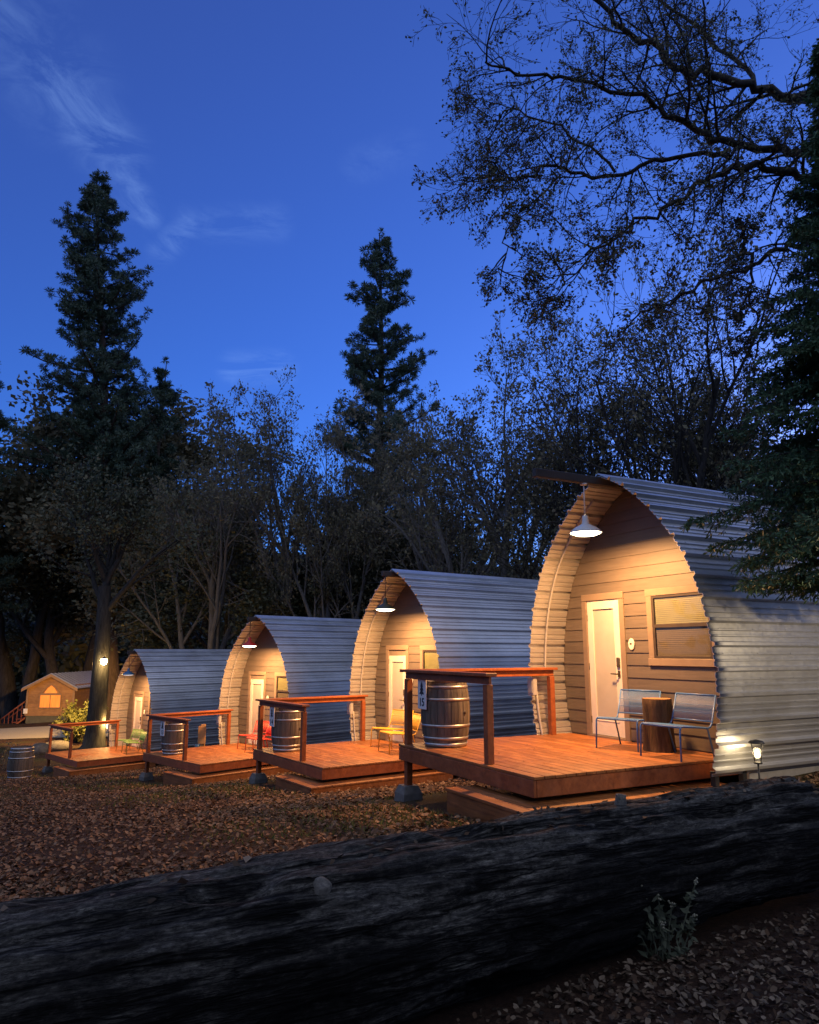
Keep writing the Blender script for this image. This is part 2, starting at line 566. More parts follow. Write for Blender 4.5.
def m_log():
    m, t, b = mat('weathered_charred_log', (.06, .055, .05), .85, 0, .2)
    g = noise(t, coords(t, (.9, 7, 7)), 1.3, 9, .7, .35)          # long splits
    fib = noise(t, coords(t, (6, 62, 62)), 1.0, 8, .72, .05)      # wood fibres
    spk = noise(t, coords(t, (26, 60, 60)), 1.0, 5, .75)
    pat = noise(t, coords(t, (.75, 1.7, 1.7)), 1.3, 6, .62, .25)  # where the char has weathered off
    chk = noise(t, coords(t, (5, 9, 9)), 2.2, 6, .7, .3)          # char blocks
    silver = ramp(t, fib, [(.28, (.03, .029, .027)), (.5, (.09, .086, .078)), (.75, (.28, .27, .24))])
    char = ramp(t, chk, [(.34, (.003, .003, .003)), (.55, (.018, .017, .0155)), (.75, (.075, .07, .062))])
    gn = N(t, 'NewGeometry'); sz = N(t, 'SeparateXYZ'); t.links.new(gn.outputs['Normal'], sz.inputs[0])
    wz = N(t, 'MapRange'); wz.inputs['From Min'].default_value = .25; wz.inputs['From Max'].default_value = .95  # extra silver on upward faces: weathering, plus light from above put into the colour
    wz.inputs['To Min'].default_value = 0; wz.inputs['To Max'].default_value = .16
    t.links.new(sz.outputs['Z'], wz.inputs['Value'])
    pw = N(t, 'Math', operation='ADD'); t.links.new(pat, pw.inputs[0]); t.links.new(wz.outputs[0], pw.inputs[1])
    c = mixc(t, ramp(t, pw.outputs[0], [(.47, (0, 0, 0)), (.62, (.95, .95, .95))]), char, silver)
    vo = N(t, 'TexVoronoi', feature='DISTANCE_TO_EDGE'); vo.inputs['Scale'].default_value = 1.0
    wob = N(t, 'VectorMath', operation='ADD'); nzv = N(t, 'TexNoise'); nzv.inputs['Scale'].default_value = 3.0; nzv.inputs['Detail'].default_value = 6
    cv = coords(t, (.55, 7.5, 7.5)); t.links.new(cv, nzv.inputs['Vector']); t.links.new(cv, wob.inputs[0]); t.links.new(nzv.outputs['Color'], wob.inputs[1])
    t.links.new(wob.outputs[0], vo.inputs['Vector'])
    split = ramp(t, vo.outputs['Distance'], [(.0, (.03, .03, .03)), (.045, (.5, .5, .5)), (.10, (1, 1, 1))])
    c = mixc(t, 1.0, c, split, 'MULTIPLY')
    c = mixc(t, 1.0, c, ramp(t, spk, [(.34, (.25, .25, .25)), (.5, (.9, .9, .9)), (.68, (1.9, 1.85, 1.75))]), 'MULTIPLY')
    crack = ramp(t, g, [(.34, (.05, .05, .05)), (.42, (1, 1, 1)), (.50, (1, 1, 1)), (.515, (.15, .15, .15)), (.53, (1, 1, 1))])
    c = mixc(t, 1.0, c, crack, 'MULTIPLY')
    t.links.new(c, b.inputs['Base Color'])
    h = N(t, 'Math', operation='ADD'); t.links.new(g, h.inputs[0])
    h2 = N(t, 'Math', operation='MULTIPLY'); t.links.new(fib, h2.inputs[0]); h2.inputs[1].default_value = .6; t.links.new(h2.outputs[0], h.inputs[1])
    h3 = N(t, 'Math', operation='MULTIPLY_ADD'); t.links.new(split, h3.inputs[0]); h3.inputs[1].default_value = .6; t.links.new(h.outputs[0], h3.inputs[2]); h = h3
    bump(t, b, h.outputs[0], 1.0, .06)
    return m


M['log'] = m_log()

# ------------------------------------------------------------------ terrain
rng = np.random.default_rng(11)


def fbm(x, y, seed=0, oct=4):
    r = np.random.default_rng(seed); o = np.zeros_like(np.asarray(x, float)); a = 1.0; f = 1.0
    for i in range(oct):
        th = r.uniform(0, 6.28, 6); ph = r.uniform(0, 6.28, 6)
        s = sum(np.sin(f * (x * math.cos(t) + y * math.sin(t)) + p) for t, p in zip(th, ph)) / 6
        o += a * s; a *= .5; f *= 2.1
    return o


def softclip(x, lo, hi):
    return np.clip(x, lo, hi)


SPOTS = np.array([(0, 0, -1.58), (2.9, 5.6, -1.60), (2.0, 4.85, -1.56), (1.0, 4.35, -1.58), (0, 3.8, -1.62), (-1.6, 2.95, -1.86), (-3.2, 2.2, -2.02), (1.3, 7.5, -1.74), (2.6, 8.6, -1.70),
                  (-.15, 10.64, -1.98), (3.2, 10.2, -1.74), (.71, 14.8, -2.47), (-1.4, 13.2, -2.48), (-3.3, 16, -2.67), (2.5, 16, -2.5), (-3.26, 20.65, -3.24), (-5.1, 18.6, -3.24), (-7.44, 21.1, -3.48),
                  (-9.54, 28, -4.20), (-11.4, 25.9, -4.22), (-13.7, 28.5, -4.42), (-11.75, 22.9, -3.80), (4.2, 8.8, -1.57), (5.2, 9.6, -1.52), (7, 7, -1.35), (-14.4, 34, -4.50), (-20, 40, -4.38), (-20.5, 46, -4.30),
                  (-5, 10, -2.45), (-9, 15, -3.05), (-4, 6, -2.22), (-8, 8, -2.75), (-16, 24, -4.1), (8, 22, -2.7), (0, 30, -3.6), (12, 34, -3.0), (-10, 45, -4.3), (-30, 45, -4.5), (5, 0, -1.2), (-5, -4, -1.9)])
_A = np.c_[np.ones(len(SPOTS)), SPOTS[:, :2]]
_pl = np.linalg.lstsq(_A, SPOTS[:, 2], rcond=None)[0]
_res = SPOTS[:, 2] - _A @ _pl
_K = np.exp(-((SPOTS[:, None, :2] - SPOTS[None, :, :2]) ** 2).sum(-1) / (2 * 4.0 ** 2))
_w = np.linalg.solve(_K + .02 * np.eye(len(SPOTS)), _res)


def gz(x, y):
    x = np.asarray(x, float); y = np.asarray(y, float); sh = x.shape; x = x.ravel(); y = y.ravel()
    xc = np.clip(x, -24, 14); yc = np.clip(y, -8, 44)
    z = _pl[0] + _pl[1] * xc + _pl[2] * yc
    for (sx, sy, _), w in zip(SPOTS, _w):
        z = z + w * np.exp(-((x - sx) ** 2 + (y - sy) ** 2) / (2 * 4.0 ** 2))
    z = z + .022 * fbm(x * .6, y * .6, 3)
    return z.reshape(sh)


def g1(x, y):
    return float(gz(np.array([x]), np.array([y]))[0])


def grid_axis(lo, hi, near_lo, near_hi, fine, coarse):
    a = np.concatenate([np.geomspace(1, near_lo - lo + 1, coarse)[::-1] * -1 + near_lo + 1, np.arange(near_lo + fine, near_hi, fine),
                        near_hi + np.geomspace(1, hi - near_hi + 1, coarse) - 1])
    return np.unique(a)


xs = grid_axis(-1500, 1500, -26, 12, .25, 26); ys = grid_axis(-300, 2200, -4, 46, .25, 26)
X, Y = np.meshgrid(xs, ys)
Z = gz(X, Y)
V = np.stack([X, Y, Z], -1).reshape(-1, 3)
nx, ny = len(xs), len(ys)
I = np.arange(nx * ny).reshape(ny, nx)
F = np.stack([I[:-1, :-1], I[:-1, 1:], I[1:, 1:], I[1:, :-1]], -1).reshape(-1, 4)
g = raw_mesh('ground', V, F, M['ground'], smooth=True); g['kind'] = 'structure'

# gravel drive in front of the far timber house
mb = MB()
px = []
for i in range(25):
    t = i / 24
    x = -32 + 22 * t; y = 41.5 - 1.2 * math.sin(t * 3) + 1.5 * t
    px.append((x, y - 2.2, y + 2.2))
vs = []
for x, a, b_ in px:
    for k in range(5):
        y = a + (b_ - a) * k / 4
        vs.append((x, y, g1(x, y) + .03))
mb.add(vs, [(i * 5 + k, (i + 1) * 5 + k, (i + 1) * 5 + k + 1, i * 5 + k + 1) for i in range(24) for k in range(4)])
d = mb.build('gravel_drive', M['gravel']); d['kind'] = 'structure'

# far wooded ridge
hx = np.linspace(-260, 260, 140); hv = []
for x in hx:
    top = 26 + 9 * float(fbm(x * .02, 0, 5)) + 3.0 * float(fbm(x * .25, 3, 6))
    for k in range(9):
        t = k / 8
        hv.append((x, 150 + 70 * t, -8 + (top + 8) * math.sin(t * math.pi / 2)))
I = np.arange(140 * 9).reshape(140, 9)
F = np.stack([I[:-1, :-1], I[1:, :-1], I[1:, 1:], I[:-1, 1:]], -1).reshape(-1, 4)
h = raw_mesh('hills', hv, F, M['hillwood'], smooth=True); h['kind'] = 'structure'

# ------------------------------------------------------------------ arched cabins
PROF = [(-.15, 1.63), (0, 1.66), (.33, 1.735), (.76, 1.78), (1.14, 1.785), (1.47, 1.75), (1.72, 1.705), (2.0, 1.635), (2.34, 1.505),
        (2.6, 1.37), (2.8, 1.23), (3.04, 1.035), (3.26, .82), (3.46, .585), (3.62, .36), (3.80, 0.0)]
PZ = np.array([p[0] for p in PROF]); PW = np.array([p[1] for p in PROF])


def catmull(P, n=8):
    P = np.asarray(P, float); Q = np.vstack([2 * P[0] - P[1], P, 2 * P[-1] - P[-2]]); out = []
    for i in range(1, len(Q) - 2):
        for t in np.linspace(0, 1, n, endpoint=False):
            a, b, c, d = Q[i - 1], Q[i], Q[i + 1], Q[i + 2]
            out.append(.5 * (2 * b + (c - a) * t + (2 * a - 5 * b + 4 * c - d) * t * t + (3 * b - a - 3 * c + d) * t ** 3))
    out.append(P[-1]); return np.array(out)


HALF = catmull([(w, z) for z, w in PROF])     # right side, bottom to apex


def hw(z):
    return float(np.interp(z, HALF[:, 1], HALF[:, 0]))


def rib_profile():
    """right half of the corrugated section: points (x,z) outer, bottom to apex"""
    seg = np.linalg.norm(np.diff(HALF, axis=0), axis=1); s = np.concatenate([[0], np.cumsum(seg)]); Ltot = s[-1]
    per = Ltot / round(Ltot / .300)
    ks = []
    k = 0
    while k * per < Ltot - .01:
        o = k * per
        for ds, h in ((.0, .0), (.03, .0), (.05, .05), (.085, .05), (.105, .0), (.155, .0), (.163, .016), (.179, .016), (.187, .0), (.228, .0), (.236, .016), (.252, .016), (.26, .0)):
            ks.append((o + ds, h))
        k += 1
    ks = [q for q in ks if q[0] < Ltot - .012] + [(Ltot, 0)]
    out = []
    for a, h in ks:
        x = np.interp(a, s, HALF[:, 0]); z = np.interp(a, s, HALF[:, 1])
        a0, a1 = max(0, a - .03), min(Ltot, a + .03)
        tx = np.interp(a1, s, HALF[:, 0]) - np.interp(a0, s, HALF[:, 0]); tz = np.interp(a1, s, HALF[:, 1]) - np.interp(a0, s, HALF[:, 1])
        l = math.hypot(tx, tz); n = (tz / l, -tx / l)
        out.append((x + n[0] * h, z + n[1] * h, n))
    return out


RIB = rib_profile()
LEN = 6.3
OVER = .70


def tin_mesh():
    R_ = [(x, z, n) for x, z, n in RIB]
    full = [(-x, z, (-n[0], n[1])) for x, z, n in R_] + [(x, z, n) for x, z, n in R_[::-1][1:]]
    ysn = [-OVER, -.02, 1.9, 1.904, 4.1, 4.104, LEN]
    mb = MB(); m = len(full); v = []
    th = .008
    for y in ysn:
        lap = 0.004 if y in (1.904, 4.104) else 0
        for x, z, n in full: v.append((x + n[0] * lap, y, z + n[1] * lap))
    for y in ysn:
        for x, z, n in full: v.append((x - n[0] * th, y, z - n[1] * th))
    f = []; k = len(ysn); o = k * m
    for i in range(k - 1):
        for j in range(m - 1):
            f.append((i * m + j, (i + 1) * m + j, (i + 1) * m + j + 1, i * m + j + 1))
            f.append((o + i * m + j, o + i * m + j + 1, o + (i + 1) * m + j + 1, o + (i + 1) * m + j))
    for j in range(m - 1):
        f.append((j, j + 1, o + j + 1, o + j))
        e = (k - 1) * m
        f.append((e + j, o + e + j, o + e + j + 1, e + j + 1))
    for i in range(k - 1):
        f.append((i * m, o + i * m, o + (i + 1) * m, (i + 1) * m))
        j = m - 1
        f.append((i * m + j, (i + 1) * m + j, o + (i + 1) * m + j, o + i * m + j))
    mb.add(v, f)
    # screw heads along every rib row
    for y in np.arange(-.55, LEN, .62):
        for x, z, n in full[2::13]:
            if abs(x) > .2:
                c = Vector((x + n[0] * .004, y, z + n[1] * .004)); nn = Vector((n[0], 0, n[1])); tt = Vector((-n[1], 0, n[0]))
                q = [c + .009 * (math.cos(a) * tt + math.sin(a) * Vector((0, 1, 0))) for a in (0, 1.05, 2.1, 3.14, 4.2, 5.2)]
                q2 = [p + nn * .006 for p in q]
                mb.add([tuple(p) for p in q + q2], [tuple(range(6, 12))] + [(i, (i + 1) % 6, 6 + (i + 1) % 6, 6 + i) for i in range(6)])
    return mb


UX = -1.67      # local x of u = 0


def make_cabin(name, label, beam, leaf_h, loc, rz, lit_blind=True):
    t = thing(name, label, 'cabin', loc, rz, 'arched tin cabins in a row')
    tin_mesh().build('tin_shell', M['tin'], t)
    # ---- lap siding front wall
    openings = [(.506 - .05, .506 + .716 + .05, -.2, 2.10), (1.784 + .05, 2.98 - .05, 1.084 + .05, 2.16 - .05)]
    mb = MB(); e = .178; z = -.16
    rr = random.Random(5)
    while z < 3.70:
        z1 = min(z + e, 3.74)
        w0, w1 = hw(z) - .012, hw(min(z + e + .012, 3.78)) - .012
        iv = [(-1e3, 1e3)]
        for (a, b_, za, zb) in openings:
            if min(z1, zb) - max(z, za) > .5 * (z1 - z):
                nv = []
                for (p, q) in iv:
                    if p < a + UX: nv.append((p, min(q, a + UX)))
                    if q > b_ + UX: nv.append((max(p, b_ + UX), q))
                iv = nv
        cuts = [rr.uniform(-1.2, 1.2)] if z > 2.2 and rr.random() < .5 else []
        nv = []
        for p, q in iv:
            for c in cuts:
                if p < c < q: nv.append((p, c - .0015)); p = c + .0015
            nv.append((p, q))
        for p, q in nv:
            xa0, xb0 = max(p, -w0), min(q, w0); xa1, xb1 = max(p, -w1), min(q, w1)
            if xb0 - xa0 < .02: continue
            if xb1 - xa1 < 0: xa1 = xb1 = .5 * (xa1 + xb1)
            # wedge: thick butt at the bottom, thin under the next board
            v = [(xa0, -.019, z), (xb0, -.019, z), (xb1, -.006, z1 + .012), (xa1, -.006, z1 + .012),
                 (xa0, .002, z), (xb0, .002, z), (xb1, .002, z1 + .012), (xa1, .002, z1 + .012)]
            mb.add(v, [(0, 1, 2, 3), (4, 7, 6, 5), (0, 4, 5, 1), (3, 2, 6, 7), (0, 3, 7, 4), (1, 5, 6, 2)])
        z += e
    outline = [(-w, .012, zz) for zz, w in PROF] + [(w, .012, zz) for zz, w in PROF[::-1][1:]]
    outline = [(x * .993, y, zz) for x, y, zz in outline]
    mb.add(outline, [tuple(range(len(outline)))])
    mb.build('front_wall', M['siding'], t)
    # ---- door
    ux0, ux1 = UX + .506, UX + .506 + .716
    f = MB()
    f.bbox(ux0 - .105, ux0 - .004, -.034, .004, -.02, 2.062, .004)
    f.bbox(ux1 + .004, ux1 + .105, -.034, .004, -.02, 2.062, .004)
    f.bbox(ux0 - .105, ux1 + .105, -.036, .004, 2.066, 2.17, .004)
    f.bbox(ux0 - .02, ux1 + .02, -.05, .004, -.02, .028, .004)
    d = MB()
    zt = .034 + leaf_h
    d.bbox(ux0, ux0 + .11, -.014, .008, .034, zt, .003); d.bbox(ux1 - .11, ux1, -.014, .008, .034, zt, .003)
    d.bbox(ux0 + .11, ux1 - .11, -.0138, .008, zt - .12, zt, .003); d.bbox(ux0 + .11, ux1 - .11, -.0138, .008, .034, .24, .003)
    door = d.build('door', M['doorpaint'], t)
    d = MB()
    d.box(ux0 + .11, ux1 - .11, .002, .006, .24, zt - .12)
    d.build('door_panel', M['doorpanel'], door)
    d = MB()
    for (p, q, zz0, zz1) in ((ux0 + .11, ux0 + .128, .24, zt - .12), (ux1 - .128, ux1 - .11, .24, zt - .12), (ux0 + .128, ux1 - .128, .24, .258), (ux0 + .128, ux1 - .128, zt - .138, zt - .12)):
        d.bbox(p, q, -.020, .001, zz0, zz1, .003)
    d.build('panel_moulding', M['doorpaint'], door)
    h = MB()
    hx_ = ux1 - .065
    h.bbox(hx_ - .03, hx_ + .03, -.04, -.013, 1.05, 1.19, .006)
    h.bbox(hx_ - .026, hx_ + .026, -.026, -.013, .9, 1.0, .005)
    h.tube([(hx_, -.014, .95), (hx_, -.06, .95), (hx_ - .012, -.068, .95), (hx_ - .125, -.068, .952)], [.012, .011, .011, .009], 8)
    h.build('handle', M['bronze'], door)
    for zz in (.25, 1.05, 1.8):
        hg = MB(); hg.bbox(ux0 - .004, ux0 + .012, -.02, -.0135, zz - .05, zz + .05, .002)
        hg.build('hinge', M['bronze'], door)
    f.build('door_frame', M['trim'], t)
    if leaf_h < 2.0:
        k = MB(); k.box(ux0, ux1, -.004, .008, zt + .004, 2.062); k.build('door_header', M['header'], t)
    # ---- window
    wx0, wx1, wz0, wz1 = UX + 1.784, UX + 2.98, 1.084, 2.16
    w = MB()
    w.bbox(wx0, wx0 + .1, -.034, .004, wz0 + .1, wz1 - .1, .004); w.bbox(wx1 - .1, wx1, -.034, .004, wz0 + .1, wz1 - .1, .004)
    w.bbox(wx0 - .012, wx1 + .012, -.036, .004, wz1 - .1, wz1, .004); w.bbox(wx0 - .012, wx1 + .012, -.042, .004, wz0, wz0 + .1, .004)
    win = w.build('window', M['trim'], t)
    a0, a1, b0, b1 = wx0 + .1, wx1 - .1, wz0 + .1, wz1 - .1; mid = .5 * (b0 + b1) + .01
    s = MB()
    s.bbox(a0, a0 + .035, -.026, .006, b0, b1, .003); s.bbox(a1 - .035, a1, -.026, .006, b0, b1, .003)
    s.bbox(a0 + .035, a1 - .035, -.026, .006, b1 - .035, b1, .003); s.bbox(a0 + .035, a1 - .035, -.026, .006, b0, b0 + .035, .003)
    s.bbox(a0 + .035, a1 - .035, -.029, .004, mid - .025, mid + .025, .003)
    s.build('sash', M['bronze'], win)
    bl = MB()
    zz = mid + .03
    while zz < b1 - .05:
        bl.add([(a0 + .04, -.006, zz), (a1 - .04, -.006, zz), (a1 - .04, -.0005, zz + .024), (a0 + .04, -.0005, zz + .024)], [(0, 1, 2, 3)])
        zz += .026
    bl.build('blind', M['blind'], win)
    bl = MB()
    zz = b0 + .04
    while zz < mid - .05:
        bl.add([(a0 + .04, -.006, zz), (a1 - .04, -.006, zz), (a1 - .04, -.0005, zz + .024), (a0 + .04, -.0005, zz + .024)], [(0, 1, 2, 3)])
        zz += .026
    bl.build('screened_blind', M['screen'], win)
    pn = MB()
    pn.add([(a0 + .03, -.013, b0 + .03), (a1 - .03, -.013, b0 + .03), (a1 - .03, -.013, b1 - .03), (a0 + .03, -.013, b1 - .03)], [(0, 1, 2, 3)])
    pn.build('pane', M['glass'], win)
    # ---- oval plaque beside the door
    p = MB()
    n = 28; zc, xc = 1.385, UX + 1.45
    ring0 = [(xc + .058 * math.cos(2 * math.pi * i / n), -.02, zc + .085 * math.sin(2 * math.pi * i / n)) for i in range(n)]
    ring1 = [(x_, -.032, z_) for x_, y_, z_ in ring0]
    ring2 = [(xc + (x_ - xc) * .85, -.036, zc + (z_ - zc) * .88) for x_, y_, z_ in ring0]
    p.add(ring0 + ring1 + ring2, [(i, (i + 1) % n, n + (i + 1) % n, n + i) for i in range(n)] + [(n + i, n + (i + 1) % n, 2 * n + (i + 1) % n, 2 * n + i) for i in range(n)] + [tuple(range(2 * n, 3 * n))])
    pl = p.build('plaque', M['doorpaint'], t)
    q = MB()
    for i in range(3): q.bbox(xc - .024 + .008 * i, xc - .018 + .016 * i, -.039, -.0358, zc - .012 + .004 * i, zc + .026 - .006 * i, .001)
    q.build('plaque_mark', M['bronze'], pl)
    # ---- ridge beam, ridge cap
    b = MB(); b.bbox(-.045, .045, -beam, .3, 3.655, 3.775, .008); b.build('ridge_beam', M['darkbeam'], t)
    c = MB()
    c.add([(-.17, -OVER - .015, 3.742), (0, -OVER - .015, 3.838), (.17, -OVER - .015, 3.742), (-.17, LEN, 3.742), (0, LEN, 3.838), (.17, LEN, 3.742),
           (-.17, -OVER - .015, 3.732), (0, -OVER - .015, 3.824), (.17, -OVER - .015, 3.732), (-.17, LEN, 3.732), (0, LEN, 3.824), (.17, LEN, 3.732)],
          [(0, 1, 4, 3), (1, 2, 5, 4), (6, 9, 10, 7), (7, 10, 11, 8), (0, 6, 7, 1), (1, 7, 8, 2), (0, 3, 9, 6), (2, 8, 11, 5)])
    c.build('ridge_cap', M['tin'], t)
    # ---- cable conduit down the inside of the arch to a meter box
    cd = MB()
    pts = [(-(hw(zz) - .035), -.42, zz) for zz in np.linspace(3.55, .95, 30)]
    cd.tube(pts, .016, 6)
    pts = [(-(hw(zz) - .03), -.62, zz) for zz in np.linspace(.66, -.1, 6)]
    cd.tube(pts, .02, 6)
    cd.build('conduit', M['plastic_grey'], t)
    bx = MB()
    bx.bbox(-1.76, -1.60, -.79, -.705, .60, .88, .012); bx.bbox(-1.74, -1.62, -.80, -.788, .64, .84, .006)
    bx.build('meter_box', M['plastic_grey'], t)
    # ---- skirting under the tin and the black supports at the front corner
    k = MB()
    k.bbox(1.56, 1.60, -.02, LEN, -.62, -.12, .006); k.bbox(-1.60, -1.56, -.02, LEN, -.9, -.12, .006)
    k.bbox(-1.56, 1.56, LEN - .04, LEN, -.8, 1.2, .006)
    k.build('skirting', M['skirt'], t)
    for (x_, y_) in ((1.58, -.6), (1.6, -.14), (-1.58, -.6)):
        k = MB(); k.bbox(x_ - .035, x_ + .035, y_ - .035, y_ + .035, -.85, -.10, .004); k.build('support_post', M['black'], t)
    e = MB()
    outline = [(x * .99, LEN - .03, zz) for x, zz in [(-w, z_) for z_, w in PROF] + [(w, z_) for z_, w in PROF[::-1][1:]]]
    e.add(outline, [tuple(range(len(outline)))[::-1]]); e.build('rear_wall', M['siding'], t)
    return t


CAB = [((2.610, 12.084, -1.282), .48165), ((-.760, 17.799, -2.0328), .60682), ((-5.264, 23.317, -2.7767), .79612), ((-11.518, 30.676, -3.7504), .78394)]


def frame_of(i):
    (x, y, z), a = CAB[i]
    u = Vector((math.sin(a), -math.cos(a), 0)); v = Vector((-math.cos(a), -math.sin(a), 0))
    return Vector((x, y, z)), u, v, a - math.pi / 2


def P(i, u, v, z=0):
    O, U, V_, rz = frame_of(i)
    return O + U * u + V_ * v + Vector((0, 0, z))


labels = ['nearest and largest arched tin cabin with stump table and blue chairs at its door',
          'second nearest arched tin cabin with yellow chairs on its deck',
          'third arched tin cabin back with red chairs on its deck',
          'farthest arched tin cabin beside the big dark tree trunk']
for i in range(4):
    make_cabin('arched_cabin', labels[i], 1.87 if i == 0 else .97, 2.03 if i == 0 else 1.9, P(i, 1.67, 0, 0), frame_of(i)[3])

# ------------------------------------------------------------------ decks
W, D = 3.10, 3.115


def make_deck(i, label):
    O, U, V_, rz = frame_of(i)
    t = thing('timber_deck', label, 'deck', P(i, W / 2, D / 2, 0), rz, 'timber decks of the cabins')
    bx = lambda mb, u0, u1, v0, v1, z0, z1, b=.005: mb.bbox(u0 - W / 2, u1 - W / 2, -v1 + D / 2, -v0 + D / 2, z0, z1, b)
    r = random.Random(i)
    m = MB(); n = 22; wv = (D - .02) / n
    for k in range(n):
        v0 = .02 + k * wv
        cut = [0.04, W + .012] if r.random() < .3 else [0.04, r.choice([1.2, 1.83, 2.4]), W + .012]
        for a, b_ in zip(cut[:-1], cut[1:]):
            dz = r.uniform(-.0015, .0015)
            bx(m, a + (.001 if a > .1 else -.052), b_ - (.001 if b_ < W else 0), v0 + .003, v0 + wv - .003, -.032 + dz, 0 + dz, .004)
    m.build('deck_boards', M['deck'], t)
    f = MB()
    bx(f, 0, W, D - .04, D, -.21, -.036); bx(f, W - .04, W, .0, D - .042, -.21, -.036); bx(f, 0, .04, .0, D - .042, -.21, -.036)
    f.build('fascia', M['rail'], t)
    j = MB()
    for uu in np.linspace(.35, W - .35, 6): bx(j, uu - .02, uu + .02, .02, D - .05, -.19, -.04)
    j.build('joists', M['rail'], t)
    # wrap-around step
    s = MB()
    zt = -.268
    us, ue, vs_, ve = 1.86, W + .25, .35, D + .34
    for k in range(3):
        bx(s, us, ue - .001, ve - .14 * (k + 1) + .003, ve - .14 * k, zt - .035, zt)
    for k in range(3):
        bx(s, ue - .14 * (k + 1) + .003, ue - .14 * k, vs_, ve - .425, zt - .035, zt)
    bx(s, us + .02, ue - .02, ve - .05, ve - .012, -.95, zt - .037); bx(s, ue - .05, ue - .012, vs_, ve - .052, -.95, zt - .037)
    bx(s, us + .012, us + .05, ve - .4, ve - .054, -.95, zt - .037)
    s.build('step', M['deck'], t)
    H = 1.03
    posts = [(.10, D - .10), (2.15, D - .09), (.09, .46)]
    for k, (uu, vv) in enumerate(posts):
        q = MB(); bx(q, uu - .045, uu + .045, vv - .045, vv + .045, -.62 if k == 0 else -.005, H - .135, .006)
        q.build('post', M['rail'], t)
    a = MB()
    bx(a, .0, 2.24, D - .165, D - .005, H - .04, H, .006); bx(a, .0, .16, .36, D - .17, H - .04, H, .006)
    a.build('rail_cap', M['rail'], t)
    a = MB()
    bx(a, .055, 2.195, D - .115, D - .075, H - .13, H - .043, .005); bx(a, .07, .11, .41, D - .145, H - .13, H - .043, .005)
    a.build('rail', M['rail'], t)
    q = MB()
    for (uu, vv) in ((.10, D - .10), (.09, .46)):
        p = P(i, uu, vv); gzv = g1(p.x, p.y) - O.z
        b0, b1, z0, z1 = .15, .10, gzv - .1, min(gzv + .2, -.25)
        x_, y_ = uu - W / 2, -vv + D / 2
        if vv > 1:
            v = [(x_ + sx * b0, y_ + sy * b0, z0) for sx, sy in ((-1, -1), (1, -1), (1, 1), (-1, 1))] + [(x_ + sx * b0 * .95, y_ + sy * b0 * .95, z0 + .2) for sx, sy in ((-1, -1), (1, -1), (1, 1), (-1, 1))] + [(x_ + sx * b1, y_ + sy * b1, z1) for sx, sy in ((-1, -1), (1, -1), (1, 1), (-1, 1))]
            fq = [(0, 3, 2, 1), (8, 9, 10, 11)]
            for l in (0, 4):
                for k in range(4): fq.append((l + k, l + (k + 1) % 4, l + 4 + (k + 1) % 4, l + 4 + k))
            q.add(v, fq)
    q.build('pier_block', M['concrete'], t)
    return t


dl = ['red-brown timber deck in front of the nearest cabin with two blue chairs on it',
      'timber deck in front of the second nearest cabin with yellow chairs',
      'timber deck in front of the third cabin with red chairs',
      'small looking timber deck of the farthest cabin at left']
for i in range(4): make_deck(i, dl[i])

# ------------------------------------------------------------------ pendant lamps
lamp_mats = ['white', 'greenlamp', 'redlamp', 'bluelamp']
ll = ['white enamel pendant lamp with long rod under the nearest cabin beam', 'dark green pendant lamp hanging in the second nearest arch',
      'red topped pendant lamp hanging in the third arch', 'blue pendant lamp hanging in the farthest arch']
PEND_E = [138, 138, 138, 110]
for i in range(4):
    drop = 2.93 if i != 3 else 2.86
    p = P(i, 1.67, .99 if i == 0 else .88, drop)
    t = thing('pendant_lamp', ll[i], 'lamp', p, frame_of(i)[3], 'enamel pendant lamps of the cabins')
    m = MB()
    m.lathe([(.225, 0), (.232, .004), (.222, .02), (.16, .075), (.085, .115), (.052, .135), (.05, .15), (.042, .22), (.036, .25), (.012, .262), (.0105, .26),
             (.03, .24), (.045, .135), (.08, .107), (.155, .067), (.215, .015), (.22, .003)], 40, cap=False)
    m.build('shade', M[lamp_mats[i]], t)
    m = MB(); m.tube([(0, 0, .25), (0, 0, 3.655 - drop + .02)], .009, 8)
    m.lathe([(.05, 3.655 - drop - .02), (.05, 3.655 - drop)], 16)
    m.build('rod', M['rodwhite' if i == 0 else 'black'], t)
    m = MB(); m.lathe([(.0, -.040), (.08, -.037), (.15, -.026), (.195, -.006), (.205, .012)], 32, cap=False)
    m.build('diffuser', M['bulb'] if i != 3 else M['bulb_dim'], t)
    add_lamp('pendant_light', 'AREA', (0, 0, -.044), PEND_E[i], WARM, .34, None, t, spread=math.pi)

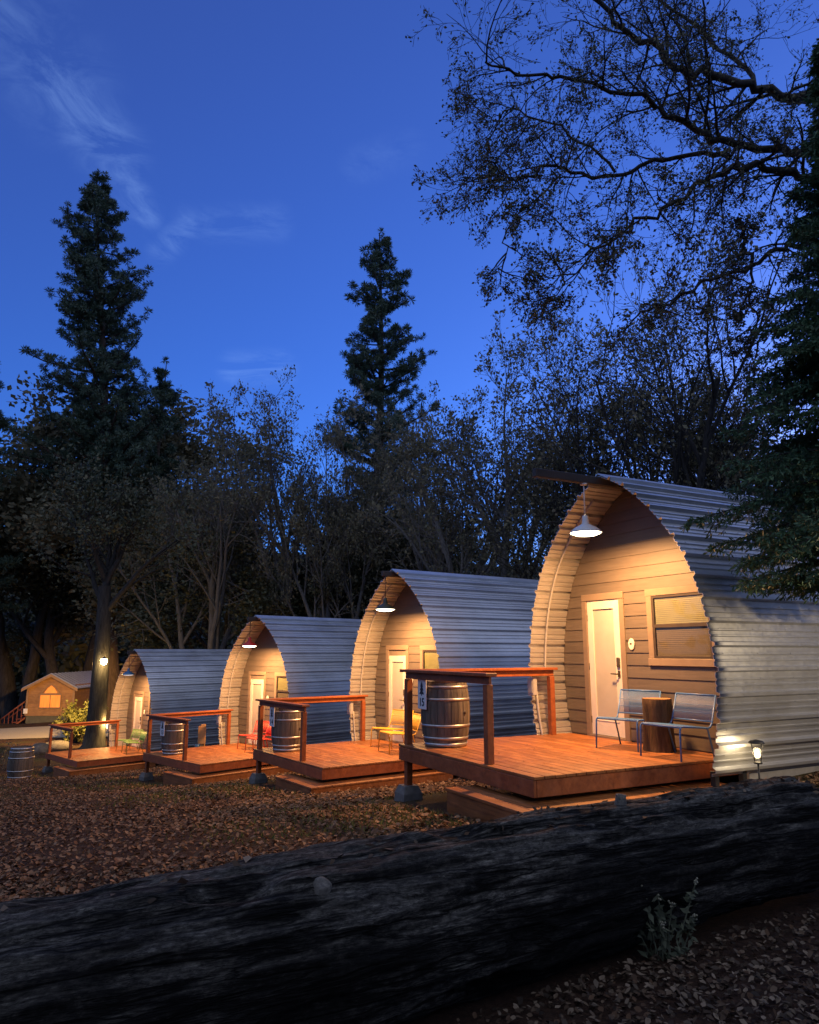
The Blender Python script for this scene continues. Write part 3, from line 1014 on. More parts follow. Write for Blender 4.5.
# ------------------------------------------------------------------ barrels
def make_barrel(t, h=.92, rb=.345, re=.285):
    prof = lambda s: re + (rb - re) * (1 - (2 * s - 1) ** 2) ** 1.0
    n = 22; m = MB()
    for k in range(n):
        a0, a1 = 2 * math.pi * k / n + .012, 2 * math.pi * (k + 1) / n - .012
        v = []; S = 11
        for s in range(S):
            q = s / (S - 1); r = prof(q)
            for a in (a0, .5 * (a0 + a1), a1): v.append((r * math.cos(a), r * math.sin(a), q * h))
        m.add(v, [(s * 3 + j, s * 3 + j + 1, s * 3 + j + 4, s * 3 + j + 3) for s in range(S - 1) for j in (0, 1)])
    m.build('staves', M['barrel'], t)
    m = MB()
    m.lathe([(prof(q) - .006, q * h) for q in np.linspace(0, 1, 12)], 40, cap=False)
    m.lathe([(.0, .03), (re - .004, .03)], 40, cap=False); m.lathe([(re - .004, h - .03), (.0, h - .029)], 40, cap=False)
    m.build('heads', M['barrel'], t)
    for q, wd in ((.035, .05), (.13, .035), (.31, .035), (.69, .035), (.87, .035), (.965, .05)):
        m = MB(); a, b = (q * h - wd / 2) / h, (q * h + wd / 2) / h
        m.lathe([(prof(a) + .001, a * h), (prof(a) + .005, a * h), (prof(b) + .005, b * h), (prof(b) + .001, b * h)], 44, cap=False)
        m.build('hoop', M['hoop'], t)
    m = MB(); m.lathe([(.025, 0), (.025, .006), (.02, .012)], 14)
    o = m.build('bung', M['bronze'], t)
    o.location = (rb * math.cos(.35), rb * math.sin(.35), h * .5); o.rotation_euler = (0, math.pi / 2, .35)


def text_mesh(s, size):
    cu = bpy.data.curves.new('txt', 'FONT'); cu.body = s; cu.size = size; cu.align_x = 'CENTER'; cu.align_y = 'CENTER'; cu.extrude = .002; cu.offset = .003
    ob = bpy.data.objects.new('txt', cu); COL.objects.link(ob)
    bpy.context.view_layer.update()
    me = bpy.data.meshes.new_from_object(ob.evaluated_get(bpy.context.evaluated_depsgraph_get()))
    bpy.data.objects.remove(ob); bpy.data.curves.remove(cu)
    return me


def barrel_sign(i, parent, num):
    """white plate with a conifer emblem over the cabin number, facing the path"""
    m = MB(); m.bbox(-.115, .115, -.375, -.360, .50, .90, .004)
    pl = m.build('number_sign', M['signwhite'], parent)
    m = MB()
    z = .70
    for k in range(3):
        w_ = .07 - .015 * k
        m.add([(-w_, -.3775, z + .05 * k), (w_, -.3775, z + .05 * k), (0, -.3775, z + .05 * k + .075)], [(0, 1, 2)])
    m.add([(-.012, -.3772, .68), (.012, -.3772, .68), (.012, -.3772, .70), (-.012, -.3772, .70)], [(0, 1, 2, 3)])
    m.build('tree_emblem', M['signink'], pl)
    me = text_mesh(num, .15)
    o = bpy.data.objects.new('number', me); COL.objects.link(o); me.materials.append(M['signink'])
    o.parent = pl; o.location = (0, -.3765, .59); o.rotation_euler = (math.pi / 2, 0, 0)


bl = ['oak wine barrel with white number sign on the nearest deck', 'oak barrel with number sign on the second deck beside red rail post',
      'oak barrel behind the rail corner of the third deck']
for i, (u, v) in enumerate([(.46, 2.62), (.62, 2.62), (.80, 2.62)]):
    t = thing('wine_barrel', bl[i], 'barrel', P(i, u, v, .001), frame_of(i)[3], 'wine barrels by the cabins')
    make_barrel(t); barrel_sign(i, t, ['15', '14', '13'][i])
t = thing('wine_barrel', 'weathered barrel standing on the ground at far left', 'barrel', (-11.75, 22.9, g1(-11.75, 22.9) - .02), 1.0, 'wine barrels by the cabins')
make_barrel(t, .98, .36, .3)

# ------------------------------------------------------------------ wire chairs and stump
def make_chair(name, label, m, loc, rz, group):
    """low metal lounge chair: bent tube frame, wire mesh seat and back; faces local -y"""
    t = thing(name, label, 'chair', loc, rz, group)
    w = .30; r = .011
    fr = MB()
    for s in (-1, 1):
        x = s * w
        l = MB()
        l.tube([(x * 1.02, -.32, 0), (x, -.30, .36), (x, -.285, .385), (x, -.25, .395)], r, 8); l.build('leg', M[m], t)
        l = MB()
        l.tube([(x * .98, .30, 0), (x, .2, .34), (x, .16, .36)], r, 8); l.build('leg', M[m], t)
        fr.tube([(x, -.25, .395), (x, 0, .375), (x, .2, .355), (x, .255, .37), (x, .29, .42), (x, .40, .74)], r, 8)
    fr.tube([(-w, -.285, .388), (w, -.285, .388)], r, 8); fr.tube([(-w, .40, .74), (w, .40, .74)], r, 8); fr.tube([(-w, .2, .355), (w, .2, .355)], r * .8, 8)
    fr.tube([(-w, .29, .43), (w, .29, .43)], r * .8, 8)
    fr.build('frame', M[m], t)
    s = MB(); nw = 40
    prof = [(-.31, .375), (-.285, .398), (-.2, .39), (0, .376), (.2, .36)]
    for k in range(nw):
        x = -w + 2 * w * (k + .5) / nw
        s.tube([(x, a, b + .004) for a, b in prof], .0042, 4)
    for a in np.linspace(-.24, .16, 5): s.tube([(-w, a, np.interp(a, [p[0] for p in prof], [p[1] for p in prof])), (w, a, np.interp(a, [p[0] for p in prof], [p[1] for p in prof]))], .003, 4)
    s.build('seat', M[m], t)
    b = MB()
    for k in range(nw):
        x = -w + 2 * w * (k + .5) / nw
        b.tube([(x, .29, .43), (x, .325, .52), (x, .40, .74)], .0042, 4)
    for q in (.3, .6): b.tube([(-w, .29 + .11 * q, .43 + .31 * q), (w, .29 + .11 * q, .43 + .31 * q)], .003, 4)
    b.build('backrest', M[m], t)
    return t


def place_chair(i, u, v, yaw, m, label):
    make_chair('wire_chair', label, m, P(i, u, v, .001), frame_of(i)[3] + yaw, 'coloured metal chairs on the decks')


place_chair(0, 1.83, .55, .30, 'bluechair', 'pale blue wire chair left of the stump in front of the white door')
place_chair(0, 2.76, .64, .05, 'bluechair', 'pale blue wire chair right of the stump under the window')
place_chair(1, 1.35, .50, .25, 'yellowchair', 'yellow metal chair nearer the door on the second deck')
place_chair(1, 2.15, .85, -.2, 'yellowchair', 'yellow metal chair behind the numbered barrel sign of the nearest deck')
place_chair(2, 1.5, .5, .2, 'redchair', 'red metal chair left in front of the third cabin door')
place_chair(2, 2.3, .8, -.15, 'redchair', 'red metal chair right, beside the second deck barrel')
place_chair(3, 1.55, .62, .2, 'greenchair', 'green metal chair at the farthest cabin door')
place_chair(3, 2.35, .80, -.15, 'greenchair', 'green metal chair next to the third deck corner post')


def make_stump():
    t = thing('stump_table', 'upright sawn log stump used as table between blue chairs', 'table', P(0, 2.24, .40, .001), .3)
    n = 48; rr = np.random.default_rng(4); a = np.arange(n) * 2 * math.pi / n
    rad = .19 + .012 * np.sin(3 * a + 1) + .008 * np.sin(7 * a) + .004 * rr.standard_normal(n)
    v = []; zs = [0, .02, .1, .25, .4, .55, .655, .665]
    for k, z in enumerate(zs):
        s = [1.12, 1.1, 1.05, 1.0, .985, .985, .99, .965][k]
        for j in range(n): v.append((rad[j] * s * math.cos(a[j]), rad[j] * s * math.sin(a[j]), z))
    f = [(k * n + j, k * n + (j + 1) % n, (k + 1) * n + (j + 1) % n, (k + 1) * n + j) for k in range(len(zs) - 1) for j in range(n)]
    m = MB(); m.add(v, f, True); m.add(v[:n], [tuple(range(n))[::-1]])
    m.build('bark', m_bark('stump_bark', (.035, .022, .014), (.12, .075, .045), (14, 14, 2), .02), t)
    mt, tt, b = mat('sawn_wood', (.3, .17, .08), .6)
    rings = N(tt, 'TexWave', wave_type='RINGS', rings_direction='Z'); rings.inputs['Scale'].default_value = 26; rings.inputs['Distortion'].default_value = 2.5
    tt.links.new(coords(tt), rings.inputs['Vector'])
    tt.links.new(ramp(tt, rings.outputs['Fac'], [(0, (.2, .09, .035)), (1, (.36, .2, .09))]), b.inputs['Base Color'])
    m = MB(); top = [(p[0], p[1], .6665) for p in v[-n:]]; m.add(top, [tuple(range(n))]); m.build('sawn_top', mt, t)


make_stump()

# ------------------------------------------------------------------ path lantern by the nearest cabin
lx, ly = 4.05, 8.80
lz = g1(lx, ly)
t = thing('path_lantern', 'small lit garden lantern on a black stake beside the near tin wall', 'lantern', (lx, ly, lz))
hb = -1.27 - lz
m = MB(); m.tube([(0, 0, -.05), (0, 0, hb)], .011, 8); m.build('stake', M['black'], t)
m = MB(); m.lathe([(.045, hb - .012), (.05, hb), (.04, hb + .012)], 20); m.lathe([(.088, hb + .215), (.092, hb + .222), (.07, hb + .245), (.0, hb + .262)], 24)
for k in range(4):
    a = k * math.pi / 2 + .4
    m.tube([(.045 * math.cos(a), .045 * math.sin(a), hb + .01), (.078 * math.cos(a), .078 * math.sin(a), hb + .216)], .004, 5)
m.build('cap_and_cage', M['black'], t)
m = MB(); m.lathe([(.02, hb + .06), (.03, hb + .09), (.022, hb + .13), (.006, hb + .15)], 14); m.build('bulb', M['lantern_glow'], t)
m = MB(); m.lathe([(.042, hb + .012), (.073, hb + .21)], 24, cap=False); m.build('glass', M['glass'], t)
add_lamp('lantern_light', 'POINT', (0, 0, hb + .11), 3.6, (1, .74, .4), .1, None, t)

# pendant of the neighbouring cabin, outside the picture to the right, lights the near tin wall
add_lamp('neighbour_porch_light', 'SPOT', (6.3, 6.8, .62), 110, (1, .76, .48), .05, (R(88), 0, R(46)), None, spot_size=R(120), spot_blend=.5)

# ------------------------------------------------------------------ vegetation
def quads_leaf(C, size, rg, aspect=1.7, up=.0, dirs=None, fold=True):
    """leaf-shaped two-face quads at centres C"""
    n = len(C)
    d = rg.normal(size=(n, 3)) if dirs is None else dirs + .5 * rg.normal(size=(n, 3))
    d[:, 2] += up
    d /= np.linalg.norm(d, axis=1)[:, None] + 1e-9
    e = rg.normal(size=(n, 3)); e -= d * (e * d).sum(1)[:, None]; e /= np.linalg.norm(e, axis=1)[:, None] + 1e-9
    nn = np.cross(d, e)
    s = (size * rg.uniform(.6, 1.35, n))[:, None]
    L, Wd = s * .5, s * .5 / aspect
    a = C - d * L; b = C + d * L; l = C + e * Wd + nn * Wd * .35; r = C - e * Wd + nn * Wd * .35
    V = np.stack([a, r, b, l], 1).reshape(-1, 3)
    F = np.arange(4 * n).reshape(n, 4)
    return V, F


def rot_about(v, ax, ang):
    return Matrix.Rotation(ang, 3, ax) @ v


def perp(v, rr):
    w = Vector((rr.gauss(0, 1), rr.gauss(0, 1), rr.gauss(0, 1)))
    w = w - v * w.dot(v)
    return w.normalized()


class Tree:
    def __init__(s, seed):
        s.rr = random.Random(seed); s.rg = np.random.default_rng(seed)
        s.tubes = MB(); s.leafpts = []; s.leafdirs = []

    def branch(s, p, d, L, r, lev, cfg):
        rr = s.rr; c = cfg[lev]
        n = c.get('seg', 5); pts = [p.copy()]; rad = [r]
        for i in range(n):
            d = (d + perp(d, rr) * c.get('wob', .2) + Vector((0, 0, c.get('up', 0)))).normalized()
            p = p + d * (L / n); pts.append(p.copy()); rad.append(max(r * (1 - (i + 1) / n * c.get('taper', .75)), cfg[-1].get('rmin', .004)))
        s.tubes.tube([tuple(q) for q in pts], rad, c.get('sides', 4), cap=False)
        s.spawn(pts, rad, lev, cfg, L)

    def spawn(s, pts, rad, lev, cfg, L):
        rr = s.rr; c = cfg[lev]; n = len(pts) - 1
        if lev + 1 < len(cfg):
            k = c['kids']; k = k if rr.random() > .5 else max(1, k + rr.choice((-1, 0, 1)))
            for j in range(k):
                t = c.get('t0', .3) + (1 - c.get('t0', .3)) * (j + rr.random() * .8) / k
                f = min(t * n, n - .01); i = int(f); q = pts[i].lerp(pts[i + 1], f - i)
                d = (pts[i + 1] - pts[i]).normalized()
                a = R(rr.uniform(*c.get('ang', (30, 60))))
                nd = (d * math.cos(a) + perp(d, rr) * math.sin(a)).normalized()
                s.branch(q, nd, L * c.get('ratio', .6) * rr.uniform(.7, 1.2) * (1.15 - .5 * t), rad[i] * c.get('rr', .6), lev + 1, cfg)
        if c.get('leaf'):
            for i in range(c['leaf']):
                f = min((.25 + .75 * rr.random()) * n, n - .01); i = int(f)
                s.leafpts.append(tuple(pts[i].lerp(pts[i + 1], f - i))); s.leafdirs.append(tuple((pts[i + 1] - pts[i]).normalized()))

    def leaves(s, per, size, spread, aspect=1.7, up=0.0, keep=1.0):
        if not s.leafpts: return np.zeros((0, 3)), np.zeros((0, 4), int)
        C = np.repeat(np.array(s.leafpts), per, 0); Dd = np.repeat(np.array(s.leafdirs), per, 0)
        if keep < 1:
            k = s.rg.random(len(C)) < keep; C, Dd = C[k], Dd[k]
        C = C + s.rg.normal(size=C.shape) * spread
        return quads_leaf(C, size, s.rg, aspect, up, Dd)


def make_tree(name, label, loc, T, leafV, leafF, bark, leafm, group='trees beyond the cabins', cat='tree', rz=0):
    t = thing(name, label, cat, loc, rz, group)
    T.tubes.build('trunk', bark, t)
    if len(leafF): raw_mesh('crown', leafV, leafF, leafm, t)
    return t


def broad_cfg(leaf, dens=1.0, up=.06):
    return [dict(kids=7, t0=.3, ang=(18, 45), ratio=.62, rr=.62, wob=.10, seg=8, sides=8, taper=.7, up=.03),
            dict(kids=6, t0=.25, ang=(25, 55), ratio=.6, rr=.55, wob=.16, seg=6, sides=5, up=up),
            dict(kids=5, t0=.2, ang=(25, 60), ratio=.58, rr=.55, wob=.2, seg=5, sides=4, up=up),
            dict(kids=4, t0=.15, ang=(25, 65), ratio=.6, rr=.6, wob=.22, seg=4, sides=3, up=.03, leaf=leaf),
            dict(wob=.25, seg=3, sides=3, leaf=leaf + 1, rmin=.006)]


def broad(seed, H, r, leaf, per, size, spread, stems=1, keep=1.0, lean=(0, 0), up=.06, fork=.0):
    T = Tree(seed)
    for k in range(stems):
        d = Vector((lean[0] + (T.rr.uniform(-.28, .28) if stems > 1 else 0), lean[1] + (T.rr.uniform(-.28, .28) if stems > 1 else 0), 1)).normalized()
        T.branch(Vector((.12 * k, 0, -.3)), d, H * (.72 if k == 0 else T.rr.uniform(.55, .7)), r * (1 if k == 0 else .75), 0, broad_cfg(leaf, up=up))
    V, F = T.leaves(per, size, spread, keep=keep)
    return T, V, F


def pine(seed, H, r, base=.2, wid=4.0, tuft=.42, dens=1.0):
    """tall open conifer: whorled limbs ending in round needle tufts"""
    T = Tree(seed); rr = T.rr; rg = T.rg
    pts = [Vector((0, 0, -.5))]
    for i in range(14): pts.append(Vector((.10 * math.sin(i * .7 + seed), .1 * math.cos(i * .6), H * (i + 1) / 14)))
    rad = [r * (1 - .93 * i / 14) for i in range(15)]
    T.tubes.tube([tuple(p) for p in pts], rad, 8, cap=False)
    C = []
    z = base * H
    while z < H * .985:
        q = z / H; k = (q - base) / (1 - base)
        env = wid * (.06 + .94 * (1 - k) ** .55) * (.86 + .22 * math.sin(z * 1.1 + seed))
        nb = max(2, int((3.4 + 3.2 * (1 - k)) * dens))
        for j in range(nb):
            a = rr.uniform(0, 6.283); L = env * rr.uniform(.35, 1.08) + .25
            d = Vector((math.cos(a), math.sin(a), rr.uniform(-.25, .2) + .35 * k)).normalized()
            p = Vector((0, 0, z + rr.uniform(-.3, .3))); bp = [p.copy()]
            for i in range(4):
                d = (d + Vector((0, 0, .10)) + perp(d, rr) * .12).normalized(); p = p + d * L / 4; bp.append(p.copy())
            T.tubes.tube([tuple(x) for x in bp], [max(.015, .03 * L * (1 - .2 * i)) for i in range(5)], 3, cap=False)
            nt = int(3 + L * 3.2)
            for i in range(nt):
                f = min(4 * (.3 + .7 * (i + 1) / nt), 3.99); m_ = int(f); x = bp[m_].lerp(bp[m_ + 1], f - m_)
                off = perp(d, rr) * rr.uniform(.1, .85) * min(1, L * .35); off.z = abs(off.z) * .4
                C.append(tuple(x + off))
                if off.length > .25: T.tubes.tube([tuple(x), tuple(x + off)], [.02, .012], 3, cap=False)
        z += rr.uniform(.40, .72) * (H / 32) / dens ** .5
    C.append((0, 0, H + .1))
    C = np.array(C); nq = 40
    cc = np.repeat(C, nq, 0); dirs = rg.normal(size=cc.shape); dirs[:, 2] += .35; dirs /= np.linalg.norm(dirs, axis=1)[:, None]
    s = tuft * rg.uniform(.75, 1.2, len(C)).repeat(nq)
    e = np.cross(dirs, rg.normal(size=cc.shape)); e /= np.linalg.norm(e, axis=1)[:, None] + 1e-9
    w = (s * .075)[:, None]
    V = np.stack([cc - e * w * .5, cc + dirs * s[:, None] * .6 - e * w, cc + dirs * s[:, None], cc + dirs * s[:, None] * .6 + e * w], 1).reshape(-1, 3)
    return T, V, np.arange(len(V)).reshape(-1, 4)


def ray(px, py, Yd):
    """world point at pixel column/row and depth, used only to choose where things stand"""
    f = 722.94; c, s = math.cos(.19045), math.sin(.19045)
    X = (px - 409.5) / f; Yv = -(py - 512) / f
    d = Vector((X, c - Yv * s, s + Yv * c))
    return d * (Yd / d.y)


def stand(px, Yd):
    p = ray(px, 651, Yd)
    return Vector((p.x, Yd, g1(p.x, Yd)))


G = 'trees beyond the cabins'
# --- tall pines
for (px, top, Yd, w_, lab, base, seed, dn) in ((97, 178, 46, 5.7, 'tallest pine at left with round needle tufts above the oaks', .34, 3, 1.25),
                                              (381, 233, 46, 5.2, 'tall pine rising behind the second nearest cabin', .30, 8, .95),
                                              (165, 362, 48, 2.2, 'short thin pine just right of the tallest pine', .4, 5, .8),
                                              (-14, 352, 44, 3.4, 'pine cut by the left edge of the picture', .3, 12, .9)):
    lean = R(-6) if seed == 3 else 0
    tp = ray(px, top, Yd); gz0 = g1(tp.x, Yd); H = (tp.z - gz0) / math.cos(lean)
    b = Vector((tp.x - H * math.sin(lean), Yd, gz0))
    T, V, F = pine(seed, H, .016 * H, base, w_, .36, dn)
    o = make_tree('pine_tree', lab, b, T, V, F, M['bark_pine'], M['needle'], G)
    o.rotation_euler = (0, lean, 0)

# --- broadleaf trees: (prototype builders)
dense = broad(21, 13, .34, 5, 4, .22, .30, 2, keep=.8)
dense2 = broad(37, 13, .32, 5, 4, .21, .32, 1, up=.03, keep=.8)
sparse = broad(44, 13, .26, 2, 2, .16, .12, 2)
sparse2 = broad(53, 13, .24, 2, 2, .16, .12, 3)
multi = broad(91, 13, .19, 1, 2, .11, .10, 6, keep=.8, up=.08)
bare2 = broad(118, 13, .30, 1, 2, .14, .10, 2, up=.07)
bare = broad(66, 13, .28, 1, 2, .15, .10, 3, up=.09)


def put(kind, px, top, Yd, lab, leafm, rz=0, wide=1.0, bark='bark'):
    b = stand(px, Yd); T, V, F = kind
    zmax = max(float(np.concatenate(T.tubes.v)[:, 2].max()), float(V[:, 2].max()))
    s = (ray(px, top, Yd).z - b.z) / zmax
    key = (id(kind), leafm, bark)
    if key in CACHE:
        o = dup(CACHE[key], b, rz, (s * wide, s * wide, s), lab)
    else:
        o = make_tree('broadleaf_tree', lab, b, T, V, F, M[bark], M[leafm], G, rz=rz); o.scale = (s * wide, s * wide, s)
        CACHE[key] = o
    return o


CACHE = {}
put(dense, 22, 428, 54, 'dense dark oak crown at the far left edge under the pine', 'leaf_grey', .3, 1.25)
put(dense2, 88, 392, 55, 'dense grey-green oak crowding the foot of the tallest pine', 'leaf_grey', 1.9, 1.25)
put(dense, 150, 425, 50, 'dense oak below the short thin pine', 'leaf_grey', 4.0, 1.1)
put(dense2, 60, 500, 52, 'lower dark oak behind the far timber house', 'leaf_dark', 5.0, 1.5)
put(bare, 208, 392, 40, 'thin half bare tree between the oaks and the third cabin', 'leaf_grey', 2.2, .8, 'bark_pale')
put(bare2, 280, 368, 39, 'slender half bare tree left of the middle pine', 'leaf_grey', .8, .8, 'bark_pale')
put(bare, 330, 402, 38, 'half bare tree touching the middle pine from the left', 'leaf_grey', 5.3, .7, 'bark_pale')
put(dense, 372, 468, 40, 'dark leafy tree around the foot of the middle pine', 'leaf_dark', 2.9, .9)
put(dense2, 232, 520, 46, 'dark bushy oak behind the third cabin roof', 'leaf_dark', .4, 1.5)
put(dense, 290, 555, 44, 'low dark oak in the gap behind the second and third cabins', 'leaf_dark', 1.2, 1.5)
put(bare2, 438, 384, 36, 'nearly bare tree right of the middle pine', 'leaf_grey', .2, .85, 'bark_pale')
put(bare, 498, 326, 31, 'pale bare tree with forked trunk left of the nearest cabin roof', 'leaf_grey', 2.4, .85, 'bark_pale')
put(sparse2, 562, 425, 30, 'dark leafy tree right behind the nearest cabin ridge beam', 'leaf_grey', 3.6, .8)
put(dense, 455, 548, 44, 'low dark tree behind the second cabin roof', 'leaf_dark', .1, 1.3)
put(multi, 640, 268, 26, 'tall many stemmed tree rising behind the nearest cabin roof', 'leaf_grey', 1.0, .95)
put(sparse, 735, 330, 27, 'half bare tree behind the nearest roof beside the fir', 'leaf_oak', 3.0, .9)
put(dense2, 790, 430, 32, 'leafy tree behind the fir and the nearest roof', 'leaf_dark', 2.0, 1.2)
put(dense, 520, 575, 38, 'low dark bushy tree in the gap left of the nearest arch', 'leaf_dark', 5.5, 1.6)

# --- far woodland behind them: uncountable mass
rg = np.random.default_rng(77)
n = 60000
cx = rg.uniform(-62, 60, 420); cyy = rg.uniform(58, 80, 420)
ch = (3.5 + 5.5 * rg.random(420))
k = rg.integers(0, 420, n)
C = np.stack([cx[k] + rg.normal(size=n) * 1.7, cyy[k] + rg.normal(size=n) * 1.7, -6 + ch[k] * (rg.random(n) ** .7) * 1.25], 1)
n = 26000; m_ = 160
ca = rg.uniform(R(150), R(390), m_); cr = rg.uniform(26, 36, m_); chh = rg.uniform(8, 15, m_); k = rg.integers(0, m_, n)
C2 = np.stack([cr[k] * np.cos(ca[k]) + rg.normal(size=n) * 2, cr[k] * np.sin(ca[k]) + rg.normal(size=n) * 2, -3 + chh[k] * rg.random(n)], 1)
C = np.concatenate([C, C2])
V, F = quads_leaf(C, .8, rg, 1.4)
fw = raw_mesh('distant_woodland', V, F, M['leaf_dark']); fw['kind'] = 'stuff'
fw['label'] = 'dark far woodland filling the gaps behind the trees'; fw['category'] = 'woodland'

# --- big dark trunk with the yard lamp, slim lit trunk beside it
T = Tree(5)
bt = stand(101, 34.0)
T.tubes.tube([(0, 0, -.4), (0, 0, .0), (.02, 0, .35), (.03, 0, 1.0), (.05, 0, 2.5), (.0, .1, 5), (-.1, .1, 7.5)], [1.0, .78, .50, .42, .39, .34, .28], 14, cap=False)
cfg = broad_cfg(5); 
T.spawn([Vector((0, .1, 5)), Vector((-.05, .1, 6)), Vector((-.1, .1, 7.5)), Vector((-.1, .1, 8.2))], [.28, .26, .24, .2], 0, cfg, 9.5)
V, F = T.leaves(3, .18, .28, keep=.3)
lampw = ray(104, 660.5, 33.45)


def clear(V, F, base, c, r):
    q = V.reshape(-1, 4, 3).mean(1) + np.array(base)[None]
    k = np.linalg.norm(q - np.array(c)[None], axis=1) > r
    k &= ~((np.hypot(q[:, 0] + 19, q[:, 1] - 41) < 8) & (q[:, 2] < 1.5))
    V = V.reshape(-1, 4, 3)[k].reshape(-1, 3)
    return V, np.arange(len(V)).reshape(-1, 4)


V, F = clear(V, F, bt, lampw, 1.9)
make_tree('oak_tree', 'big dark oak trunk carrying the yard lamp beside the farthest cabin', bt, T, V, F, M['bark'], M['leaf_dark'], G)
lp = ray(104, 660.5, 33.45)
t = thing('yard_lamp', 'bright bare yard lamp fixed on the big dark trunk', 'lamp', lp)
m = MB(); m.tube([(-.12, .28, -.05), (-.08, .15, .18), (0, 0, .15)], .025, 8); m.lathe([(.02, .16), (.12, .1), (.13, .07)], 18, cap=False); m.build('bracket', M['black'], t)
m = MB(); m.lathe([(.0, -.20), (.10, -.15), (.15, -.03), (.11, .08), (.03, .13)], 18, cap=False); m.build('bulb', M['bulb_hot'], t)
add_lamp('yard_light', 'POINT', (.3, .0, -.1), 30, (1, .6, .18), .1, None, t)
add_lamp('yard_flood', 'SPOT', (-.85, .1, .1), 4200, (1, .52, .14), .1, (R(62), 0, R(24)), t, spot_size=R(70), spot_blend=.5)

gp = ray(109.2, 726, 33.6)
t = thing('globe_lamp', 'low white globe garden lamp behind the farthest deck by the slim trunk', 'lamp', (gp.x, gp.y, g1(gp.x, gp.y)))
hgl = gp.z - g1(gp.x, gp.y)
m = MB(); m.tube([(0, 0, -.1), (0, 0, hgl - .12)], .03, 8); m.lathe([(.06, hgl - .14), (.07, hgl - .11), (.05, hgl - .10)], 14); m.build('post', M['black'], t)
m = MB(); m.lathe([(.14 * math.sin(a), hgl + .14 * -math.cos(a)) for a in np.linspace(.5, math.pi, 10)], 18, cap=False); m.build('globe', M['globe'], t)
add_lamp('globe_light', 'POINT', (-.25, .35, hgl + .1), 110, (1, .62, .2), .12, None, t)

# --- fir at the right edge
def fir(seed, H, z0, wid):
    T = Tree(seed); rr = T.rr; rg = T.rg
    T.tubes.tube([(0, 0, -.4), (0, 0, .5), (.03, 0, H * .5), (0, 0, H)], [.2, .17, .1, .02], 10, cap=False)
    A = []; Dn = []; Sz = []
    z = z0
    while z < H - .15:
        k = (z - z0) / (H - z0); env = wid * (1 - k) ** 1.5 * min(1, .60 + .40 * (z - z0) / .8)
        for j in range(8):
            a = rr.uniform(0, 6.283); L = env * rr.uniform(.7, 1.1) + .15
            d = Vector((math.cos(a), math.sin(a), .18 + .3 * k)); p = Vector((0, 0, z + rr.uniform(-.12, .12))); bp = [p.copy()]; ns = 8
            for i in range(ns):
                d = (d + Vector((0, 0, -.075 if i < 6 else .05)) + perp(d.normalized(), rr) * .05).normalized(); p = p + d * L / ns; bp.append(p.copy())
            T.tubes.tube([tuple(x) for x in bp], [max(.004, .014 * L * (1 - .11 * i)) for i in range(ns + 1)], 4, cap=False)
            side = Vector((-d.y, d.x, 0)).normalized()
            nt = int(12 + L * 22)
            for q in range(nt):
                f = min(ns * (.12 + .88 * (q + rr.random()) / nt), ns - .01); i = int(f); x = bp[i].lerp(bp[i + 1], f - i); bd = (bp[i + 1] - bp[i]).normalized()
                sg = 1 if q % 2 else -1
                tl = L * .33 * (1.1 - f / ns) * rr.uniform(.6, 1.2) + .07
                td = (bd * .75 + side * sg * rr.uniform(.5, 1.0) + Vector((0, 0, rr.uniform(-.8, .15)))).normalized()
                e = x + td * tl + Vector((0, 0, -.12 * tl))
                T.tubes.tube([tuple(x), tuple(e)], [.004, .002], 3, cap=False)
                nn = int(8 + tl * 62)
                tt = rg.random(nn)[:, None]
                A.append(np.array(x)[None] * (1 - tt) + np.array(e)[None] * tt); Dn.append(np.repeat(np.array(td)[None], nn, 0))
        z += .22
    A = np.concatenate(A); Dn = np.concatenate(Dn)
    d = Dn * .8 + rg.normal(size=A.shape) * .55; d[:, 2] -= .1; d /= np.linalg.norm(d, axis=1)[:, None]
    e = np.cross(d, rg.normal(size=A.shape)); e /= np.linalg.norm(e, axis=1)[:, None] + 1e-9
    s = rg.uniform(.045, .09, len(A))[:, None]; w = s * .14
    V = np.stack([A - e * w * .4, A + d * s * .6 - e * w, A + d * s, A + d * s * .6 + e * w], 1).reshape(-1, 3)
    return T, V, np.arange(len(V)).reshape(-1, 4)


T, V, F = fir(14, 9.0, 2.25, 2.2)
ft = Vector((5.1, 7.5, g1(5.1, 7.5)))
make_tree('fir_tree', 'dark green fir with drooping sprays at the right edge before the near tin wall', ft, T, V, F, M['bark'], M['fir'], 'trees beside the nearest cabin')

# --- old oak leaning in from the right: limbs spread over the near cabin
ot = Vector((7.2, 9.4, g1(7.2, 9.4)))
T = Tree(31)


def limb(pp, r0, r1, lev, kids, cfg, tl):
    pts = [Vector(ray(x, y, d)) - ot for x, y, d in pp]
    arr = catmull([tuple(p) for p in pts], 4); pts = [Vector(a) for a in arr]
    r0 *= .56; m = len(pts); rad = [r0 + (r1 - r0) * (i / (m - 1)) ** .8 for i in range(m)]
    for i in range(1, m - 1): pts[i] += Vector([T.rr.gauss(0, .03) for _ in range(3)])
    T.tubes.tube([tuple(p) for p in pts], rad, 8, cap=False)
    c = dict(cfg[0]); c['kids'] = kids
    rr = T.rr
    for j in range(kids):
        f = min((m - 1) * (.18 + .82 * (j + rr.random()) / kids), m - 1.01); i = int(f)
        q = pts[i].lerp(pts[i + 1], f - i); d = (pts[i + 1] - pts[i]).normalized(); a = R(rr.uniform(25, 75))
        nd = (d * math.cos(a) + perp(d, rr) * math.sin(a)).normalized()
        T.branch(q, nd, tl * rr.uniform(.5, 1.1), min(.035, max(.012, rad[i] * .5)), 0, cfg)


